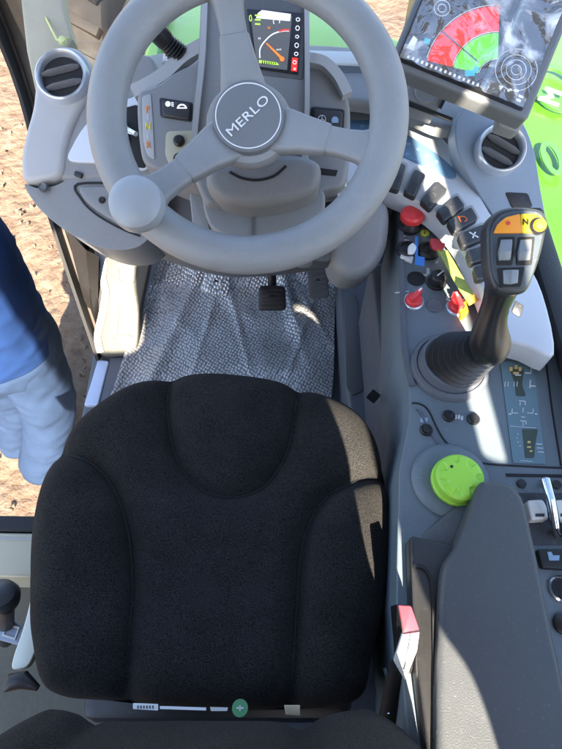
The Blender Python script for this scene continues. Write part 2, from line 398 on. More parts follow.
# ------------------------------------------------------------------ cab shell
SUNEL = rad(42); TE = math.tan(SUNEL)
YR = -0.5
def make_cab():
    cab = thing('cab_shell', 'dark cab bodywork with door pillar and sill round the driving position', 'vehicle cab', (0, 0.3, -0.2))
    # floor pan
    MB().slab([V(p) for p in ((-0.485, -0.45, 0), (0.62, -0.45, 0), (0.62, 1.22, 0), (-0.50, 1.22, 0), (-0.50, 0.9, 0))], ZU, 0.18, CONSB, 0.006).build('floor_pan', cab)
    # pale sill plate beside the floor
    MB().slab(Zl(rounded([(98, 359), (109, 361), (98, 405), (84, 405)], 2), 0.012), ZU, 0.05, SILL, 0.003).build('sill_plate', cab)
    MB().slab(Zl([(110, 357), (133, 357), (118, 405), (99, 405)], 0.008), ZU, 0.05, CONSB, 0.003).build('floor_edge', cab)
    # pale footwell side panel, inclined towards the bulkhead
    a, b, c = Z(104, 356, 0.02), Z(133, 354, 0.02), Z(103, 250, 0.20)
    n = (b-a).cross(c-a).normalized(); n = n if n.z > 0 else -n
    def onp(px, py):
        r = ray(px, py); return CAM+r*((a-CAM).dot(n)/r.dot(n))
    ol = catmull([(101, 356), (97, 340), (102, 320), (101, 300), (98, 282), (97, 262), (99, 250), (128, 246), (152, 246), (149, 270), (141, 310), (136, 352), (120, 357)], 4)
    fp = MB().slab([onp(*p) for p in ol], n, 0.03, BEIGE, 0.006)
    for q in ([(118, 268), (120, 282), (133, 283), (136, 268)], [(118, 300), (117, 330), (112, 345)], [(110, 340), (124, 335), (134, 338)]):
        fp.ribbon([onp(*p)+n*0.0015 for p in catmull(q, 5, False)], 0.005, n, 0.002, BEIGE)
    f = fp.build('footwell_panel', cab); lab(f, 'pale beige moulded footwell panel in the sun')
    ed = MB().tube([onp(*p)+n*0.004 for p in catmull([(99, 250), (104, 262), (103, 278), (106, 292), (103, 312), (98, 336), (101, 352)], 5, False)], 0.009, OFFW, 10)
    ed.build('edge_trim', f)
    # bulkhead
    MB().box(V((-0.05, 1.22, 0.20)), (0.48, 0.02, 0.20), GREYD).build('bulkhead', cab)
    # door pillar: foot, door seal, inner skin
    p0, p1, p2, p3 = Z(101, 356, 0.0), V((-0.535, 0.985, 0.30)), V((-0.60, 1.235, 0.68)), V((-0.60, 0.92, 1.93))
    path = [V(p) for p in catmull([p0, p1, p2, p3], 8, False)]
    def bar(off, w, h, m):
        t = MB(); rr = []
        for i, p in enumerate(path):
            tg = (path[min(i+1, len(path)-1)]-path[max(i-1, 0)]).normalized()
            s = V((1, 0, 0)); s = (s-tg*s.dot(tg)).normalized(); u = tg.cross(s)
            o = p+s*off[0]+u*off[1]
            rr.append([o-s*w-u*h, o+s*w-u*h, o+s*w+u*h, o-s*w+u*h])
        return t.rings(rr, m)
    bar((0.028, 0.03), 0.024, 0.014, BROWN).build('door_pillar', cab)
    bar((0.004, 0.02), 0.006, 0.012, mat('seal_grey', (0.05, 0.036, 0.03), 0.5)).build('door_seal', cab)
    bar((0.0, 0.0), 0.004, 0.03, SOOT).build('outer_seal', cab)
    # brown triangular closing plate between pillar and footwell
    pl = [Z(66, 228, 0.32), Z(86, 250, 0.28), Z(99, 256, 0.25), Z(98, 300, 0.12), Z(100, 345, 0.01), Z(92, 328, 0.04), Z(80, 285, 0.17)]
    t = bmesh.new(); c = sum(pl, V())/len(pl); cv = t.verts.new(c); vs = [t.verts.new(p) for p in pl]
    for i in range(len(vs)): t.faces.new((cv, vs[i], vs[(i+1) % len(vs)]))
    r = bmesh.ops.extrude_face_region(t, geom=t.faces[:]); bmesh.ops.translate(t, verts=[g for g in r['geom'] if isinstance(g, bmesh.types.BMVert)], vec=(-0.01, 0.02, -0.02))
    bmesh.ops.recalc_face_normals(t, faces=t.faces[:])
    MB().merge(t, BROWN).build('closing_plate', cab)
    # upper inner skin of the pillar (olive) beside the left vent
    ol = [(16, -40), (58, -40), (64, 10), (72, 38), (60, 60), (44, 70), (36, 96), (26, 50)]
    MB().slab(Dl(ol, 1.0), NM, 0.03, PILLAR, 0.006).build('pillar_trim', cab)
    # ledge behind the door opening, left of the seat
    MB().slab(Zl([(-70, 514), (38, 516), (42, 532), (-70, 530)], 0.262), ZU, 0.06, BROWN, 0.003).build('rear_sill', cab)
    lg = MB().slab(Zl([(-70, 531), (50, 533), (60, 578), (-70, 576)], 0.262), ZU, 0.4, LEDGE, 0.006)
    lg.ribbon(Zl([(-60, 537), (40, 539)], 0.2625), 0.003, ZU, 0.0008, GREYL).build('side_ledge', cab)
    MB().slab(Zl([(-120, 576), (80, 578), (140, 760), (-120, 760)], 0.16), ZU, 0.3, mat('mat_olive', (0.13, 0.12, 0.09), 0.7, bump=0.4, bscale=120, var=0.2)).build('rear_floor', cab)
    # right wall under the side window and the window gasket
    MB().box(V((0.424, 0.30, 0.26)), (0.016, 0.80, 0.30), CONSB, bev=0.006).build('side_wall', cab)
    MB().box(V((0.418, 0.30, 0.577)), (0.020, 0.80, 0.016), RUBBER, bev=0.008).build('window_gasket', cab)
    for yy in (1.16,):
        MB().tube([V((0.45, 1.14, 0.0)), V((0.455, 1.14, 0.6)), V((0.47, 0.92, 1.93))], 0.025, BROWN).build('front_pillar', cab)
    MB().box(V((0.438, 0.3, 1.25)), (0.002, 0.8, 0.66), GLASS).build('side_window', cab)
    ws = MB().slab([V(p) for p in ((-0.50, 1.11, 0.64), (0.43, 1.07, 0.64), (0.43, 0.92, 1.93), (-0.50, 0.92, 1.93))], V((0, -0.97, -0.25)), 0.004, DUSTY)
    ws.build('windscreen', cab)
    # roof
    MB().slab([V(p) for p in ((-0.68, -0.55, 1.95), (0.68, -0.55, 1.95), (0.68, 0.80, 1.95), (-0.68, 0.80, 1.95))], V((0, 0, -1)), 0.05, ROOFM, 0.01).build('roof', cab)
    # added unseen wall behind the camera, cut so sun falls in patches
    t = bmesh.new()
    def loop(p):
        vs = [t.verts.new((x, YR, z)) for x, z in p]
        return [t.edges.new((vs[i], vs[(i+1) % len(vs)])) for i in range(len(vs))]
    E = loop([(-0.68, -0.1), (0.68, -0.1), (0.68, 1.94), (-0.68, 1.94)])
    # holes shaped for sun patches: cushion and armrest, console strip, footwell
    E += loop(catmull([(0.11, 1.315), (0.09, 1.2), (0.09, 0.95), (0.17, 0.87), (0.240, 0.93), (0.242, 1.01), (0.230, 1.08), (0.200, 1.135), (0.185, 1.22), (0.175, 1.29), (0.14, 1.325)], 5))
    E += loop(rounded([(0.320, 1.255), (0.350, 1.245), (0.352, 1.5), (0.350, 1.90), (0.324, 1.90), (0.318, 1.6)], 0.01))
    E += loop(rounded([(-0.45, 1.18), (-0.285, 1.18), (-0.29, 1.44), (-0.26, 1.62), (-0.45, 1.62)], 0.04))
    bmesh.ops.triangle_fill(t, use_beauty=True, use_dissolve=False, edges=E)
    r = bmesh.ops.extrude_face_region(t, geom=t.faces[:]); bmesh.ops.translate(t, verts=[g for g in r['geom'] if isinstance(g, bmesh.types.BMVert)], vec=(0, -0.015, 0))
    bmesh.ops.recalc_face_normals(t, faces=t.faces[:])
    MB().merge(t, GREYD, False).build('sun_mask_wall', cab)
make_cab()

# ------------------------------------------------------------------ floor mat (bubble wrap)
def make_mat():
    from mathutils import noise
    L = [Z(112, 405, 0.012), Z(121, 378, 0.012), Z(137, 330, 0.012), Z(152, 290, 0.03), Z(169, 250, 0.09)]
    Rr = [Z(330, 405, 0.012), Z(333, 378, 0.012), Z(334, 330, 0.012), Z(335, 290, 0.03), Z(336, 250, 0.09)]
    L = [V(p) for p in catmull(L, 16, False)]; Rr = [V(p) for p in catmull(Rr, 16, False)]
    t = bmesh.new(); g = []
    n = 110
    for j, (a, b) in enumerate(zip(L, Rr)):
        row = []
        for i in range(n+1):
            s = i/n; p = a.lerp(b, s)
            q1 = 1-2*abs(noise.noise(V((p.x*6+p.y*3, p.y*4-p.x*2, 1)))); q2 = 1-2*abs(noise.noise(V((p.x*13-p.y*4, p.y*8+p.x*5, 5))))
            h = 0.004*q1*q1+0.002*q2+0.003*noise.noise(V((p.x*9, p.y*7, 5)))
            for x0, sl, w0, a0 in ((-0.20, 0.18, 0.008, 0.008), (-0.11, -0.25, 0.007, 0.009), (0.06, 0.30, 0.007, 0.010), (0.11, -0.5, 0.006, 0.008)):
                h += 0.6*a0*math.exp(-((p.x-x0-(p.y-0.85)*sl)/w0)**2)*max(0, 1-abs(p.y-0.87)*4.5)
            # a long fold running to the pedals, and a rucked left border
            d = (p.x-(0.02+(0.95-p.y)*0.25)); h += 0.016*math.exp(-(d/0.018)**2)*max(0, min(1, (p.y-0.72)*5))
            d2 = p.x+0.30-(p.y-0.8)*0.3; h += 0.010*math.exp(-(d2/0.02)**2)
            h += 0.012*math.exp(-(s/0.03)**2)
            row.append(t.verts.new((p.x, p.y, p.z+0.012+h)))
        g.append(row)
    for a, b in zip(g, g[1:]):
        for i in range(n): t.faces.new((a[i], a[i+1], b[i+1], b[i]))
    r = bmesh.ops.extrude_face_region(t, geom=t.faces[:])
    bmesh.ops.translate(t, verts=[q for q in r['geom'] if isinstance(q, bmesh.types.BMVert)], vec=(0, 0, -0.004))
    bmesh.ops.recalc_face_normals(t, faces=t.faces[:])
    tag(MB().merge(t, BUBBLE).build('bubble_wrap', ang=70), 'dimpled silver grey bubble wrap covering the cab floor in front of the seat', 'protective wrap')
make_mat()

# ------------------------------------------------------------------ pedals
def pedal(px, py, w, h, ang, lbl, m, z=0.14):
    c = Z(px, py, z); o = thing('pedal', lbl, 'pedal', (c.x, c.y, 0.0), 'pedals in the footwell')
    n = V((0, -0.55, 0.83)).normalized(); X = V((math.cos(rad(ang)), math.sin(rad(ang))*0.8, math.sin(rad(ang))*0.5)).normalized(); Y = n.cross(X)
    pts = [c+X*x+Y*y for x, y in rounded([(-w/2, -h/2), (w/2, -h/2), (w/2*0.92, h/2), (-w/2*0.92, h/2)], 0.012)]
    p = MB().slab(pts, n, 0.012, m, 0.003)
    for k in range(-2, 3):
        p.box(c+Y*(k*h*0.16)+n*0.001, (w*0.36, h*0.03, 0.0025), m, (X, Y, n))
    p.build('pad', o)
    MB().tube([c-n*0.008, c-n*0.02+V((0, 0.03, 0.02)), c+V((0, 0.10, 0.13)), c+V((0, 0.13, 0.30))], 0.011, BLACK).build('arm', o)
pedal(216, 283, 0.075, 0.06, -12, 'grey clutch style pedal leftmost, half hidden under the steering wheel rim', BUBBLE, 0.11)
pedal(272, 298, 0.072, 0.062, 0, 'black square brake pedal in the middle of the three', BLACK)
pedal(318, 282, 0.055, 0.085, 6, 'black narrow accelerator pedal nearest the right hand console', GREYD, 0.11)

# ------------------------------------------------------------------ steering wheel
def make_wheel():
    C = D(248, 114, 0.67)
    w = thing('steering_wheel', 'grey three spoke steering wheel with spinner knob and lettered horn cap', 'steering wheel', C-NM*0.06)
    R0, r0 = 0.1690, 0.0232
    rr = []
    for i in range(96):
        a = 2*math.pi*i/96; d = RT*math.cos(a)+UP*math.sin(a)
        ring = []
        for k in range(24):
            b = 2*math.pi*k/24
            ring.append(C+d*(R0+r0*math.cos(b))+NM*(r0*0.86*math.sin(b)))
        rr.append(ring)
    MB().rings(rr, WHEEL, closed=True).build('rim', w)
    def spoke(ang, flare):
        d = RT*math.cos(rad(ang))+UP*math.sin(rad(ang)); s = NM.cross(d)
        def loft(secs):
            rr = []
            for r, hw, zc, th in secs:
                ring = []
                for k in range(24):
                    a = 2*math.pi*k/24; ca, sa = math.cos(a), math.sin(a)
                    e = 0.45
                    ring.append(C+d*r+s*hw*math.copysign(abs(ca)**e, ca)+NM*(zc+th*math.copysign(abs(sa)**e, sa)))
                rr.append(ring)
            return rr
        m = MB()
        m.rings(loft([(0.03, 0.030, -0.026, 0.012), (0.05, 0.0265, -0.020, 0.012), (0.068, 0.0225, -0.016, 0.012), (0.098, 0.0185, -0.012, 0.011), (0.1, 0.0178, -0.0125, 0.0102)]), WHEEL)
        m.rings(loft([(0.095, 0.0166, -0.0125, 0.0092), (0.12, 0.0166, -0.009, 0.0095), (0.138, 0.0185, -0.006, 0.010), (0.148, 0.0225, -0.004, 0.011), (0.158, flare, -0.002, 0.012), (0.168, flare*1.15, 0, 0.012)]), WHEEL)
        m.build('spoke', w)
    spoke(100, 0.028); spoke(219, 0.030); spoke(-15.5, 0.031)
    H = C-NM*0.024
    MB().lathe(H, NM, [(0.030, -0.05), (0.046, -0.03), (0.0535, -0.012), (0.0535, -0.002), (0.051, 0.004), (0.046, 0.0075), (0.0445, 0.0078), (0.0440, 0.0068), (0.0, 0.0068)], WHEEL, 64).build('hub', w)
    H = H+NM*0.0095
    cap = MB().lathe(H, NM, [(0.0432, -0.006), (0.0432, 0.0082), (0.0418, 0.0098), (0.030, 0.0112), (0.0, 0.0118)], mat('horn_cap', (0.17, 0.18, 0.19), 0.5, bump=0.15, bscale=900, var=0.05), 64).build('horn_cap', w)
    ringpts = [H+NM*0.0101+(RT*math.cos(a)+UP*math.sin(a))*0.0392 for a in [2*math.pi*i/72 for i in range(72)]]
    MB().ribbon(ringpts, 0.0013, NM, 0.0006, WHITE, closed=True).build('emblem_ring', cap)
    X = RT*math.cos(rad(43))+UP*math.sin(rad(43)); Y = NM.cross(X)
    MB().text('MERLO', H+NM*0.0122-RT*0.0003-UP*0.0012, X, Y, 0.0155, WHITE, sx=1.28, th=0.0005, off=0.0, space=1.05).build('lettering', cap)
    # spinner knob at the end of the lower left spoke
    k0 = C+(RT*math.cos(rad(226))+UP*math.sin(rad(226)))*0.172
    kb = MB().lathe(k0, NM, [(0.012, 0.0), (0.012, 0.03), (0.020, 0.034), (0.028, 0.038), (0.0305, 0.046), (0.0305, 0.054), (0.0285, 0.062), (0.022, 0.067), (0.012, 0.0695), (0.0, 0.070)], mat('knob_grey', (0.31, 0.335, 0.355), 0.36, var=0.05, dust=0.1), 48)
    kb.build('spinner_knob', w)
make_wheel()

# ------------------------------------------------------------------ steering column with instrument binnacle
def make_column():
    o = thing('steering_column', 'grey steering column housing with colour display and rocker switches behind the wheel', 'steering column', (-0.05, 0.75, 0.3))
    b = MB()
    b.slab(Dl(rounded([(203, -70), (306, -70), (309, 30), (309, 168), (300, 205), (205, 205), (191, 172), (197, 70)], 8), 0.80), NM, 0.10, GREY, 0.008)
    b.build('binnacle', o)
    MB().ribbon(Dl(catmull([(306, -40), (307, 40), (307, 110), (304, 160)], 5, False), 0.797), 0.007, NM, 0.003, GREYL).build('edge_trim', o)
    MB().ribbon(Dl(catmull([(206, -40), (203, 50), (197, 110), (192, 165)], 5, False), 0.797), 0.008, NM, 0.003, GREYL).build('edge_trim', o)
    # display
    hd = MB().slab(Dl(rounded([(238, -60), (304, -60), (306, 4), (304, 80), (250, 74), (241, 0)], 4), 0.7985), NM, 0.02, GREYD, 0.003).build('display_bezel', o)
    sc = MB().slab(Dl([(247, 9), (302, 13), (298, 74), (255, 68)], 0.7965), NM, 0.004, SCRB).build('display', o)
    g = MB(); d1, d2 = 0.7958, 0.7952; n = NM
    g.slab(Dl([(251, 19), (292, 16), (287, 70), (257, 66)], d1), n, 0.0006, S_GRY)
    g.slab(Dl([(258, 13), (262, 10), (291, 14), (290, 21), (256, 18)], d2), n, 0.0004, S_WHT)
    arc = catmull([(260, 58), (260, 49), (265, 41), (273, 34), (283, 31), (289, 31)], 6, False)
    g.ribbon(Dl(arc, d2), 0.0016, n, 0.0003, S_WHT)
    arc2 = catmull([(279, 31.5), (284, 30), (289, 30)], 4, False); g.ribbon(Dl(arc2, d2-0.0004), 0.0022, n, 0.0003, S_RED)
    g.slab(Dl([(266, 43.6), (267, 42.8), (283, 57.6), (281.4, 59.6)], d2-0.0006), n, 0.0004, S_ORG)
    g.lathe(D(282, 59, d2-0.0008), n, [(0.0034, 0), (0.0034, 0.0004)], S_ORG, 20)
    g.slab(Dl([(259, 60), (277, 62.5), (279, 65), (259, 62.8)], d2), n, 0.0004, S_LIM)
    for k in range(7): g.slab(Dl([(262+k*2.2, 60.8+k*.3), (263+k*2.2, 60.9+k*.3), (263+k*2.2, 64), (262+k*2.2, 63.8)], d2-0.0004), n, 0.0004, SCRB)
    g.text('0', D(250.5, 18.5, d2-.0004), RT, UP, 0.013, S_LIM, sx=0.7, th=0.0003)
    for k in range(3): g.slab(Dl([(255, 14.5+k*4.3), (261-k*.4, 14.8+k*4.3), (261-k*.4, 16.3+k*4.3), (255, 16+k*4.3)], d2-.0002), n, 0.0003, S_LIM)
    g.text('H', D(269, 28, d2-.0004), RT, UP, 0.0055, S_ORG, th=0.0003); g.text('H', D(259.5, 38.5, d2-.0004), RT, UP, 0.005, S_WHT, th=0.0003)
    g.text('km/h', D(279, 49.5, d2-.0004), RT, UP, 0.0035, S_WHT, th=0.0003)
    g.ribbon([D(276.5+3.2*math.cos(a), 21.5-3.2*math.sin(a), d2-.0008) for a in [k*.4-0.5 for k in range(12)]], 0.0010, n, 0.0003, S_WHT)
    for k in range(5):
        c = D(298-0.45*k, 19.5+k*8.6, d2-.0004)
        g.ribbon([c+(RT*math.cos(a)+UP*math.sin(a)*(1.2 if k % 2 else .9))*0.0026 for a in [2*math.pi*i/(14 if k != 2 else 5) for i in range(14 if k != 2 else 5)]], 0.0009, n, 0.0003, S_WHT, closed=True)
    g.slab(Dl([(292, 57.5), (298, 58), (297, 71.5), (291, 70.8)], d2), n, 0.0004, S_RED)
    for yy in (62.3, 69):
        c = D(294.6, yy, d2-.0005); g.ribbon([c+(RT*math.cos(a)+UP*math.sin(a))*(0.0024 if yy < 65 else .0013) for a in [2*math.pi*i/14 for i in range(14)]], 0.0008, n, 0.0003, S_WHT, closed=True)
    g.build('gauge_graphics', sc)
    # left switch pod
    lp = MB().slab(Dl(catmull([(137, 96), (150, 87), (160, 82), (172, 73), (188, 65), (206, 58), (208, 120), (204, 178), (186, 180), (164, 172), (148, 166), (140, 150)], 4), 0.835), NM, 0.11, GREY, 0.008).build('switch_pod', o)
    MB().ribbon(Dl(catmull([(134, 95), (152, 86), (168, 75), (184, 60), (204, 48)], 5, False), 0.86), 0.020, NM, 0.012, GREYL).build('pod_brow', o)
    fs = MB().slab(Dl(rounded([(142, 96), (151, 93), (153, 120), (155, 160), (147, 155), (143, 140)], 3), 0.8335), NM, 0.004, GREYL, 0.001).build('selector_plate', o)
    ORL = mat('orange_print', (0.75, 0.22, 0.02), 0.5); YLL = mat('yellow_print', (0.75, 0.6, 0.03), 0.5)
    for ch, x, y, m in (('F', 147.5, 109.5, ORL), ('N', 148, 126.5, YLL), ('R', 148.5, 145, ORL)):
        MB().text(ch, D(x, y, 0.8328), RT, UP, 0.0135, m, sx=0.8, th=0.0004, off=0.0002).build('gear_letter', fs)
    for y in (117, 136): MB().slab(Dl(rect(148, y, 1, 6, 0, .3), 0.8330), NM, 0.0004, ICON).build('gear_mark', fs)
    def rocker(pts, d, icons):
        MB().slab(Dl(rounded(pts, 3), d), NM, 0.012, BLACK, 0.002).build('switch_frame', o)
        cx = sum(p[0] for p in pts)/4; cy = sum(p[1] for p in pts)/4
        r = MB().slab(Dl(rounded([(cx+(x-cx)*.86, cy+(y-cy)*.82) for x, y in pts], 3), d-0.004), NM, 0.008, SWITCH, 0.0025).build('rocker_switch', o)
        m = MB()
        for (x, y, kind) in icons:
            c = D(x, y, d-0.0046)
            if kind == 'lamp':
                m.lathe(c, NM, [(0.004, 0), (0.004, 0.0005)], S_WHT, 12)
                for k in (-1, 0, 1): m.ribbon([c+RT*0.005+UP*(k*.0022), c+RT*0.0085+UP*(k*.0026-.001)], 0.001, NM, 0.0004, S_WHT)
            elif kind == 'arch':
                m.ribbon([c+(RT*math.cos(a)*0.006+UP*math.sin(a)*0.005) for a in [k*math.pi/8 for k in range(9)]], 0.0022, NM, 0.0004, S_WHT)
                m.ribbon([c-RT*.0075, c+RT*.0075], 0.0016, NM, 0.0004, S_WHT)
            elif kind == 'wheel':
                m.ribbon([c+(RT*math.cos(a)+UP*math.sin(a))*0.0055 for a in [2*math.pi*k/16 for k in range(16)]], 0.001, NM, 0.0004, ICON, closed=True)
                for k in range(3):
                    a = rad(90+120*k); m.ribbon([c, c+(RT*math.cos(a)+UP*math.sin(a))*0.0055], 0.001, NM, 0.0004, ICON)
            else:
                m.slab([c+RT*x2*.001+UP*y2*.001 for x2, y2 in ((-5, -4), (5, -4), (5, 2), (2, 5), (-2, 5), (-5, 2))], NM, 0.0004, ICONB)
        m.build('icon', r)
    rocker([(159, 97), (193, 102), (192, 122), (160, 117)], 0.8335, [(168, 104, 'lamp'), (182, 108, 'arch')])
    MB().slab(Dl(rounded([(166, 131), (198, 130), (196, 172), (172, 170), (165, 155)], 5), 0.8335), NM, 0.003, LEDGE, 0.001).build('button_plate', o)
    for (x, y) in ((179, 141), (179, 159)):
        MB().lathe(D(x, y, 0.832), NM, [(0.0085, -0.003), (0.0085, 0.002), (0.007, 0.004), (0.006, 0.0045), (0.0055, 0.0065), (0, 0.007)], BLACK, 24).build('push_button', o)
    c = D(191, 143, 0.8325); MB().ribbon([c+(RT*math.cos(a)+UP*math.sin(a))*0.0042 for a in [2*math.pi*k/18 for k in range(18)]], 0.0009, NM, 0.0004, ICON, closed=True).build('icon', o)
    # right switch pod
    MB().slab(Dl(catmull([(304, 60), (326, 68), (342, 84), (350, 105), (350, 140), (346, 182), (326, 190), (304, 188)], 4), 0.84), NM, 0.11, GREY, 0.008).build('switch_pod', o)
    MB().ribbon(Dl(catmull([(308, 60), (324, 64), (338, 78), (347, 96)], 5, False), 0.83), 0.015, NM, 0.008, GREYL).build('pod_brow', o)
    rocker([(311, 106), (345, 109), (344, 132), (311, 130)], 0.835, [(322, 119, 'wheel'), (335, 120, 'box')])
    MB().slab(Dl(rounded([(306, 166), (338, 170), (336, 176), (307, 173)], 1), 0.8385), NM, 0.006, SOOT, 0.001).build('slot', o)
    # shrouds under the hub
    MB().slab(Dl(catmull([(210, 165), (240, 158), (290, 152), (318, 160), (321, 178), (312, 192), (285, 202), (250, 206), (222, 200), (206, 184)], 5), 0.765), NM, 0.07, GREY, 0.022, 5).build('upper_shroud', o)
    MB().ribbon(Dl(catmull([(230, 172), (242, 178), (258, 180), (274, 176), (286, 166)], 6, False), 0.7645), 0.0035, NM, 0.001, SOOT).build('shroud_gap', o)
    MB().slab(Dl(catmull([(203, 192), (225, 198), (258, 202), (300, 194), (322, 190), (325, 208), (318, 224), (296, 236), (255, 240), (226, 236), (208, 222)], 5), 0.82), NM, 0.07, GREYL if False else GREY, 0.02, 5).build('lower_shroud', o)
    MB().ribbon(Dl([(253, 212), (253, 236)], 0.818), 0.002, NM, 0.001, GREYD).build('mould_line', o)
    MB().slab(Dl(rounded([(189, 192), (203, 192), (214, 244), (218, 262), (196, 258)], 4), 0.90), NM, 0.05, GREY, 0.008).build('support_bracket', o)
    MB().slab(Dl(rounded([(306, 226), (322, 214), (318, 246), (312, 262), (298, 262)], 4), 0.90), NM, 0.05, GREY, 0.008).build('support_bracket', o)
    MB().slab(Dl(rounded([(176, 236), (338, 236), (332, 262), (190, 258)], 6), 0.945), NM, 0.06, GREYD, 0.01).build('lower_cover', o)
    MB().tube([D(262, 200, 0.9), V((-0.04, 1.08, 0.05))], 0.035, GREYD).build('column_tube', o)
    # sticker on the right side of the column
    st = MB().slab(Dl([(335, 178), (345, 180), (350, 196), (344, 206), (338, 200)], 0.87), NM, 0.01, WHITE, 0.001)
    st.slab(Dl([(345, 186), (350, 190), (346, 208), (340, 206)], 0.868), NM, 0.004, DIAL)
    st.build('sticker', o)
    MB().slab(Dl(rounded([(324, 200), (340, 196), (344, 208), (332, 216), (322, 212)], 3), 0.90), NM, 0.03, BLACK, 0.004).build('plug', o)
make_column()

def make_stalk():
    b0, b1 = D(180, 56, 0.86), D(128, 2, 0.80)
    o = thing('control_stalk', 'black ribbed rubber control stalk pointing up left from the column', 'control lever', b0)
    ax = (b1-b0)
    MB().tube([b0+ax*t for t in (0.25, 0.3, 0.6, 0.95, 1.0, 1.02)], [0.012, 0.0145, 0.0155, 0.0165, 0.013, 0.004], BLACK, 20).build('grip', o)
    k = []; r = []
    for i in range(13):
        k.append(b0+ax*(0.0+0.28*i/12)); r.append((0.019-0.005*i/12)*(1.0 if i % 2 else 0.82))
    bt = MB().tube(k, r, RUBBER, 16); bt.build('boot', o)
    MB().lathe(b0+ax*0.55+NM*0.0155, NM, [(0.003, 0), (0.002, 0.001)], ICON, 12).build('mark', o)
make_stalk()

# ------------------------------------------------------------------ dashboard
def vent(parent, px, py, d, rpx, ang, n=NM):
    c = D(px, py, d); r = rpx*d/FOC
    v = MB().lathe(c, n, [(r*1.02, -0.03), (r*1.02, -0.004), (r*0.98, 0.003), (r*0.93, 0.005), (r*0.86, 0.002), (r*0.82, -0.004), (r*0.80, -0.012)], STEEL, 56).build('air_vent', parent)
    MB().lathe(c-n*0.012, n, [(r*0.83, 0), (r*0.83, 0.002)], SOOT, 40).build('duct', v)
    X = RT*math.cos(rad(ang))+UP*math.sin(rad(ang)); Y = n.cross(X)
    tl = (Y*0.55+n*0.83).normalized(); th = X.cross(tl)
    for k in (-0.42, 0.28):
        hw = r*0.80*math.sqrt(1-k*k)*0.97
        pts = []
        MB().hull([c+Y*(k*r*0.8)-n*0.004+X*sx*hw+tl*sy*0.0058*(1 if abs(sx) < .9 else .45)+th*sz*0.0012 for sx in (-1, -.6, 0, .6, 1) for sy in (-1, 1) for sz in (-1, 1)], GREYD, 0.0006).build('vane', v)
    return v
def make_dash():
    o = thing('dashboard', 'curved grey dashboard with round air vents and a silver switch arc', 'dashboard', (0, 0.9, 0.3))
    MB().slab(Dl(catmull([(80, 110), (120, 75), (200, 60), (300, 55), (400, 62), (470, 110), (480, 190), (395, 215), (335, 250), (240, 262), (190, 256), (140, 240), (85, 225)], 5), 1.03), NM, 0.16, GREYD, 0.02).build('lower_body', o)
    # top pad
    tp = Zl(catmull([(94, 102), (100, 80), (118, 62), (180, 48), (250, 44), (330, 44), (400, 54), (462, 78), (470, 104), (462, 124), (440, 126), (410, 114), (380, 105), (340, 100), (250, 106), (170, 100), (125, 100)], 4), 0.645)
    MB().slab(tp, ZU, 0.022, GREY, 0.010, 4).build('top_pad', o)
    # pale cowl strip under the windscreen
    MB().slab([V(p) for p in ((-0.22, 1.020, 0.655), (0.40, 0.995, 0.655), (0.41, 1.030, 0.660), (-0.22, 1.060, 0.660))], ZU, 0.03, OFFW, 0.006).build('cowl_strip', o)
    # left pod: vent column, lower pod with drawer
    MB().slab(Dl(catmull([(23, 180), (20, 158), (24, 134), (31, 108), (34, 84), (38, 58), (52, 46), (74, 46), (90, 62), (92, 86), (82, 106), (72, 126), (66, 150), (62, 174), (42, 181)], 5), 0.965), NM, 0.12, GREYL, 0.034, 7).build('vent_pod', o)
    vent(o, 61, 74.5, 0.950, 26, 14)
    lo = MB().slab(Dl(catmull([(24, 184), (40, 188), (62, 182), (74, 168), (84, 162), (118, 162), (146, 172), (160, 196), (156, 226), (140, 246), (114, 250), (88, 243), (62, 228), (38, 207)], 5), 0.975), NM, 0.14, GREY, 0.032, 7)
    lo.build('knee_pod', o)
    dr = MB().slab(Dl(rounded([(77, 186), (132, 186), (140, 232), (118, 224), (96, 210), (84, 200)], 6), 0.9685), NM, 0.008, GREY, 0.003).build('drawer', o)
    MB().ribbon(Dl(catmull([(132, 184), (78, 184), (82, 200), (96, 214), (120, 228), (140, 236)], 5, False), 0.9735), 0.0035, NM, 0.0012, SOOT).build('drawer_gap', o)
    MB().lathe(D(102, 200, 0.967), NM, [(0.006, 0), (0.005, 0.002)], SOOT, 16).build('drawer_lock', o)
    MB().lathe(D(43, 187, 0.966), NM, [(0.009, -.002), (0.007, 0.003), (.004, .001), (0, 0.001)], GREYD, 16).build('screw_recess', o)
    MB().slab(Dl(rect(78, 174, 8, 5, 20, 1.5), 0.967), NM, 0.006, BLACK, 0.001).build('clip', o)
    # silver band, left
    MB().slab(Dl(catmull([(56, 178), (62, 152), (74, 122), (84, 100), (96, 74), (112, 60), (150, 54), (160, 90), (160, 172), (110, 178)], 5), 0.972), NM, 0.08, GREY, 0.015, 5).build('dash_flank', o)
    MB().slab(Dl(catmull([(69, 160), (73, 144), (86, 124), (106, 107), (132, 97), (150, 93), (152, 166), (100, 163)], 5), 0.9665), NM, 0.008, SILVER, 0.0025).build('silver_band', o)
    MB().slab(Dl(rounded([(116, 110), (138, 104), (146, 168), (128, 166), (120, 140)], 4), 0.964), NM, 0.003, SOOT, 0.001).build('lever_slot', o)
    lv = MB().tube([D(122, 124, 0.96), D(128, 130, 0.935), D(136, 134, 0.92)], [0.006, 0.005, 0.004], CHROME, 12)
    lv.lathe(D(124, 138, 0.962), NM, [(0.010, 0), (0.008, 0.006), (0, 0.008)], CHROME, 20).build('slot_lever', o)
    # silver arc with switches, right
    z = 0.60
    arc = catmull([(338, 84), (372, 92), (404, 106), (438, 132), (466, 168), (490, 212), (520, 250), (543, 292), (555, 353), (528, 346), (500, 334), (484, 292), (460, 240), (430, 208), (398, 192), (366, 180), (340, 172)], 4)
    MB().slab(Zl(arc, z), ZU, 0.04, SILVER, 0.005).build('silver_arc', o)
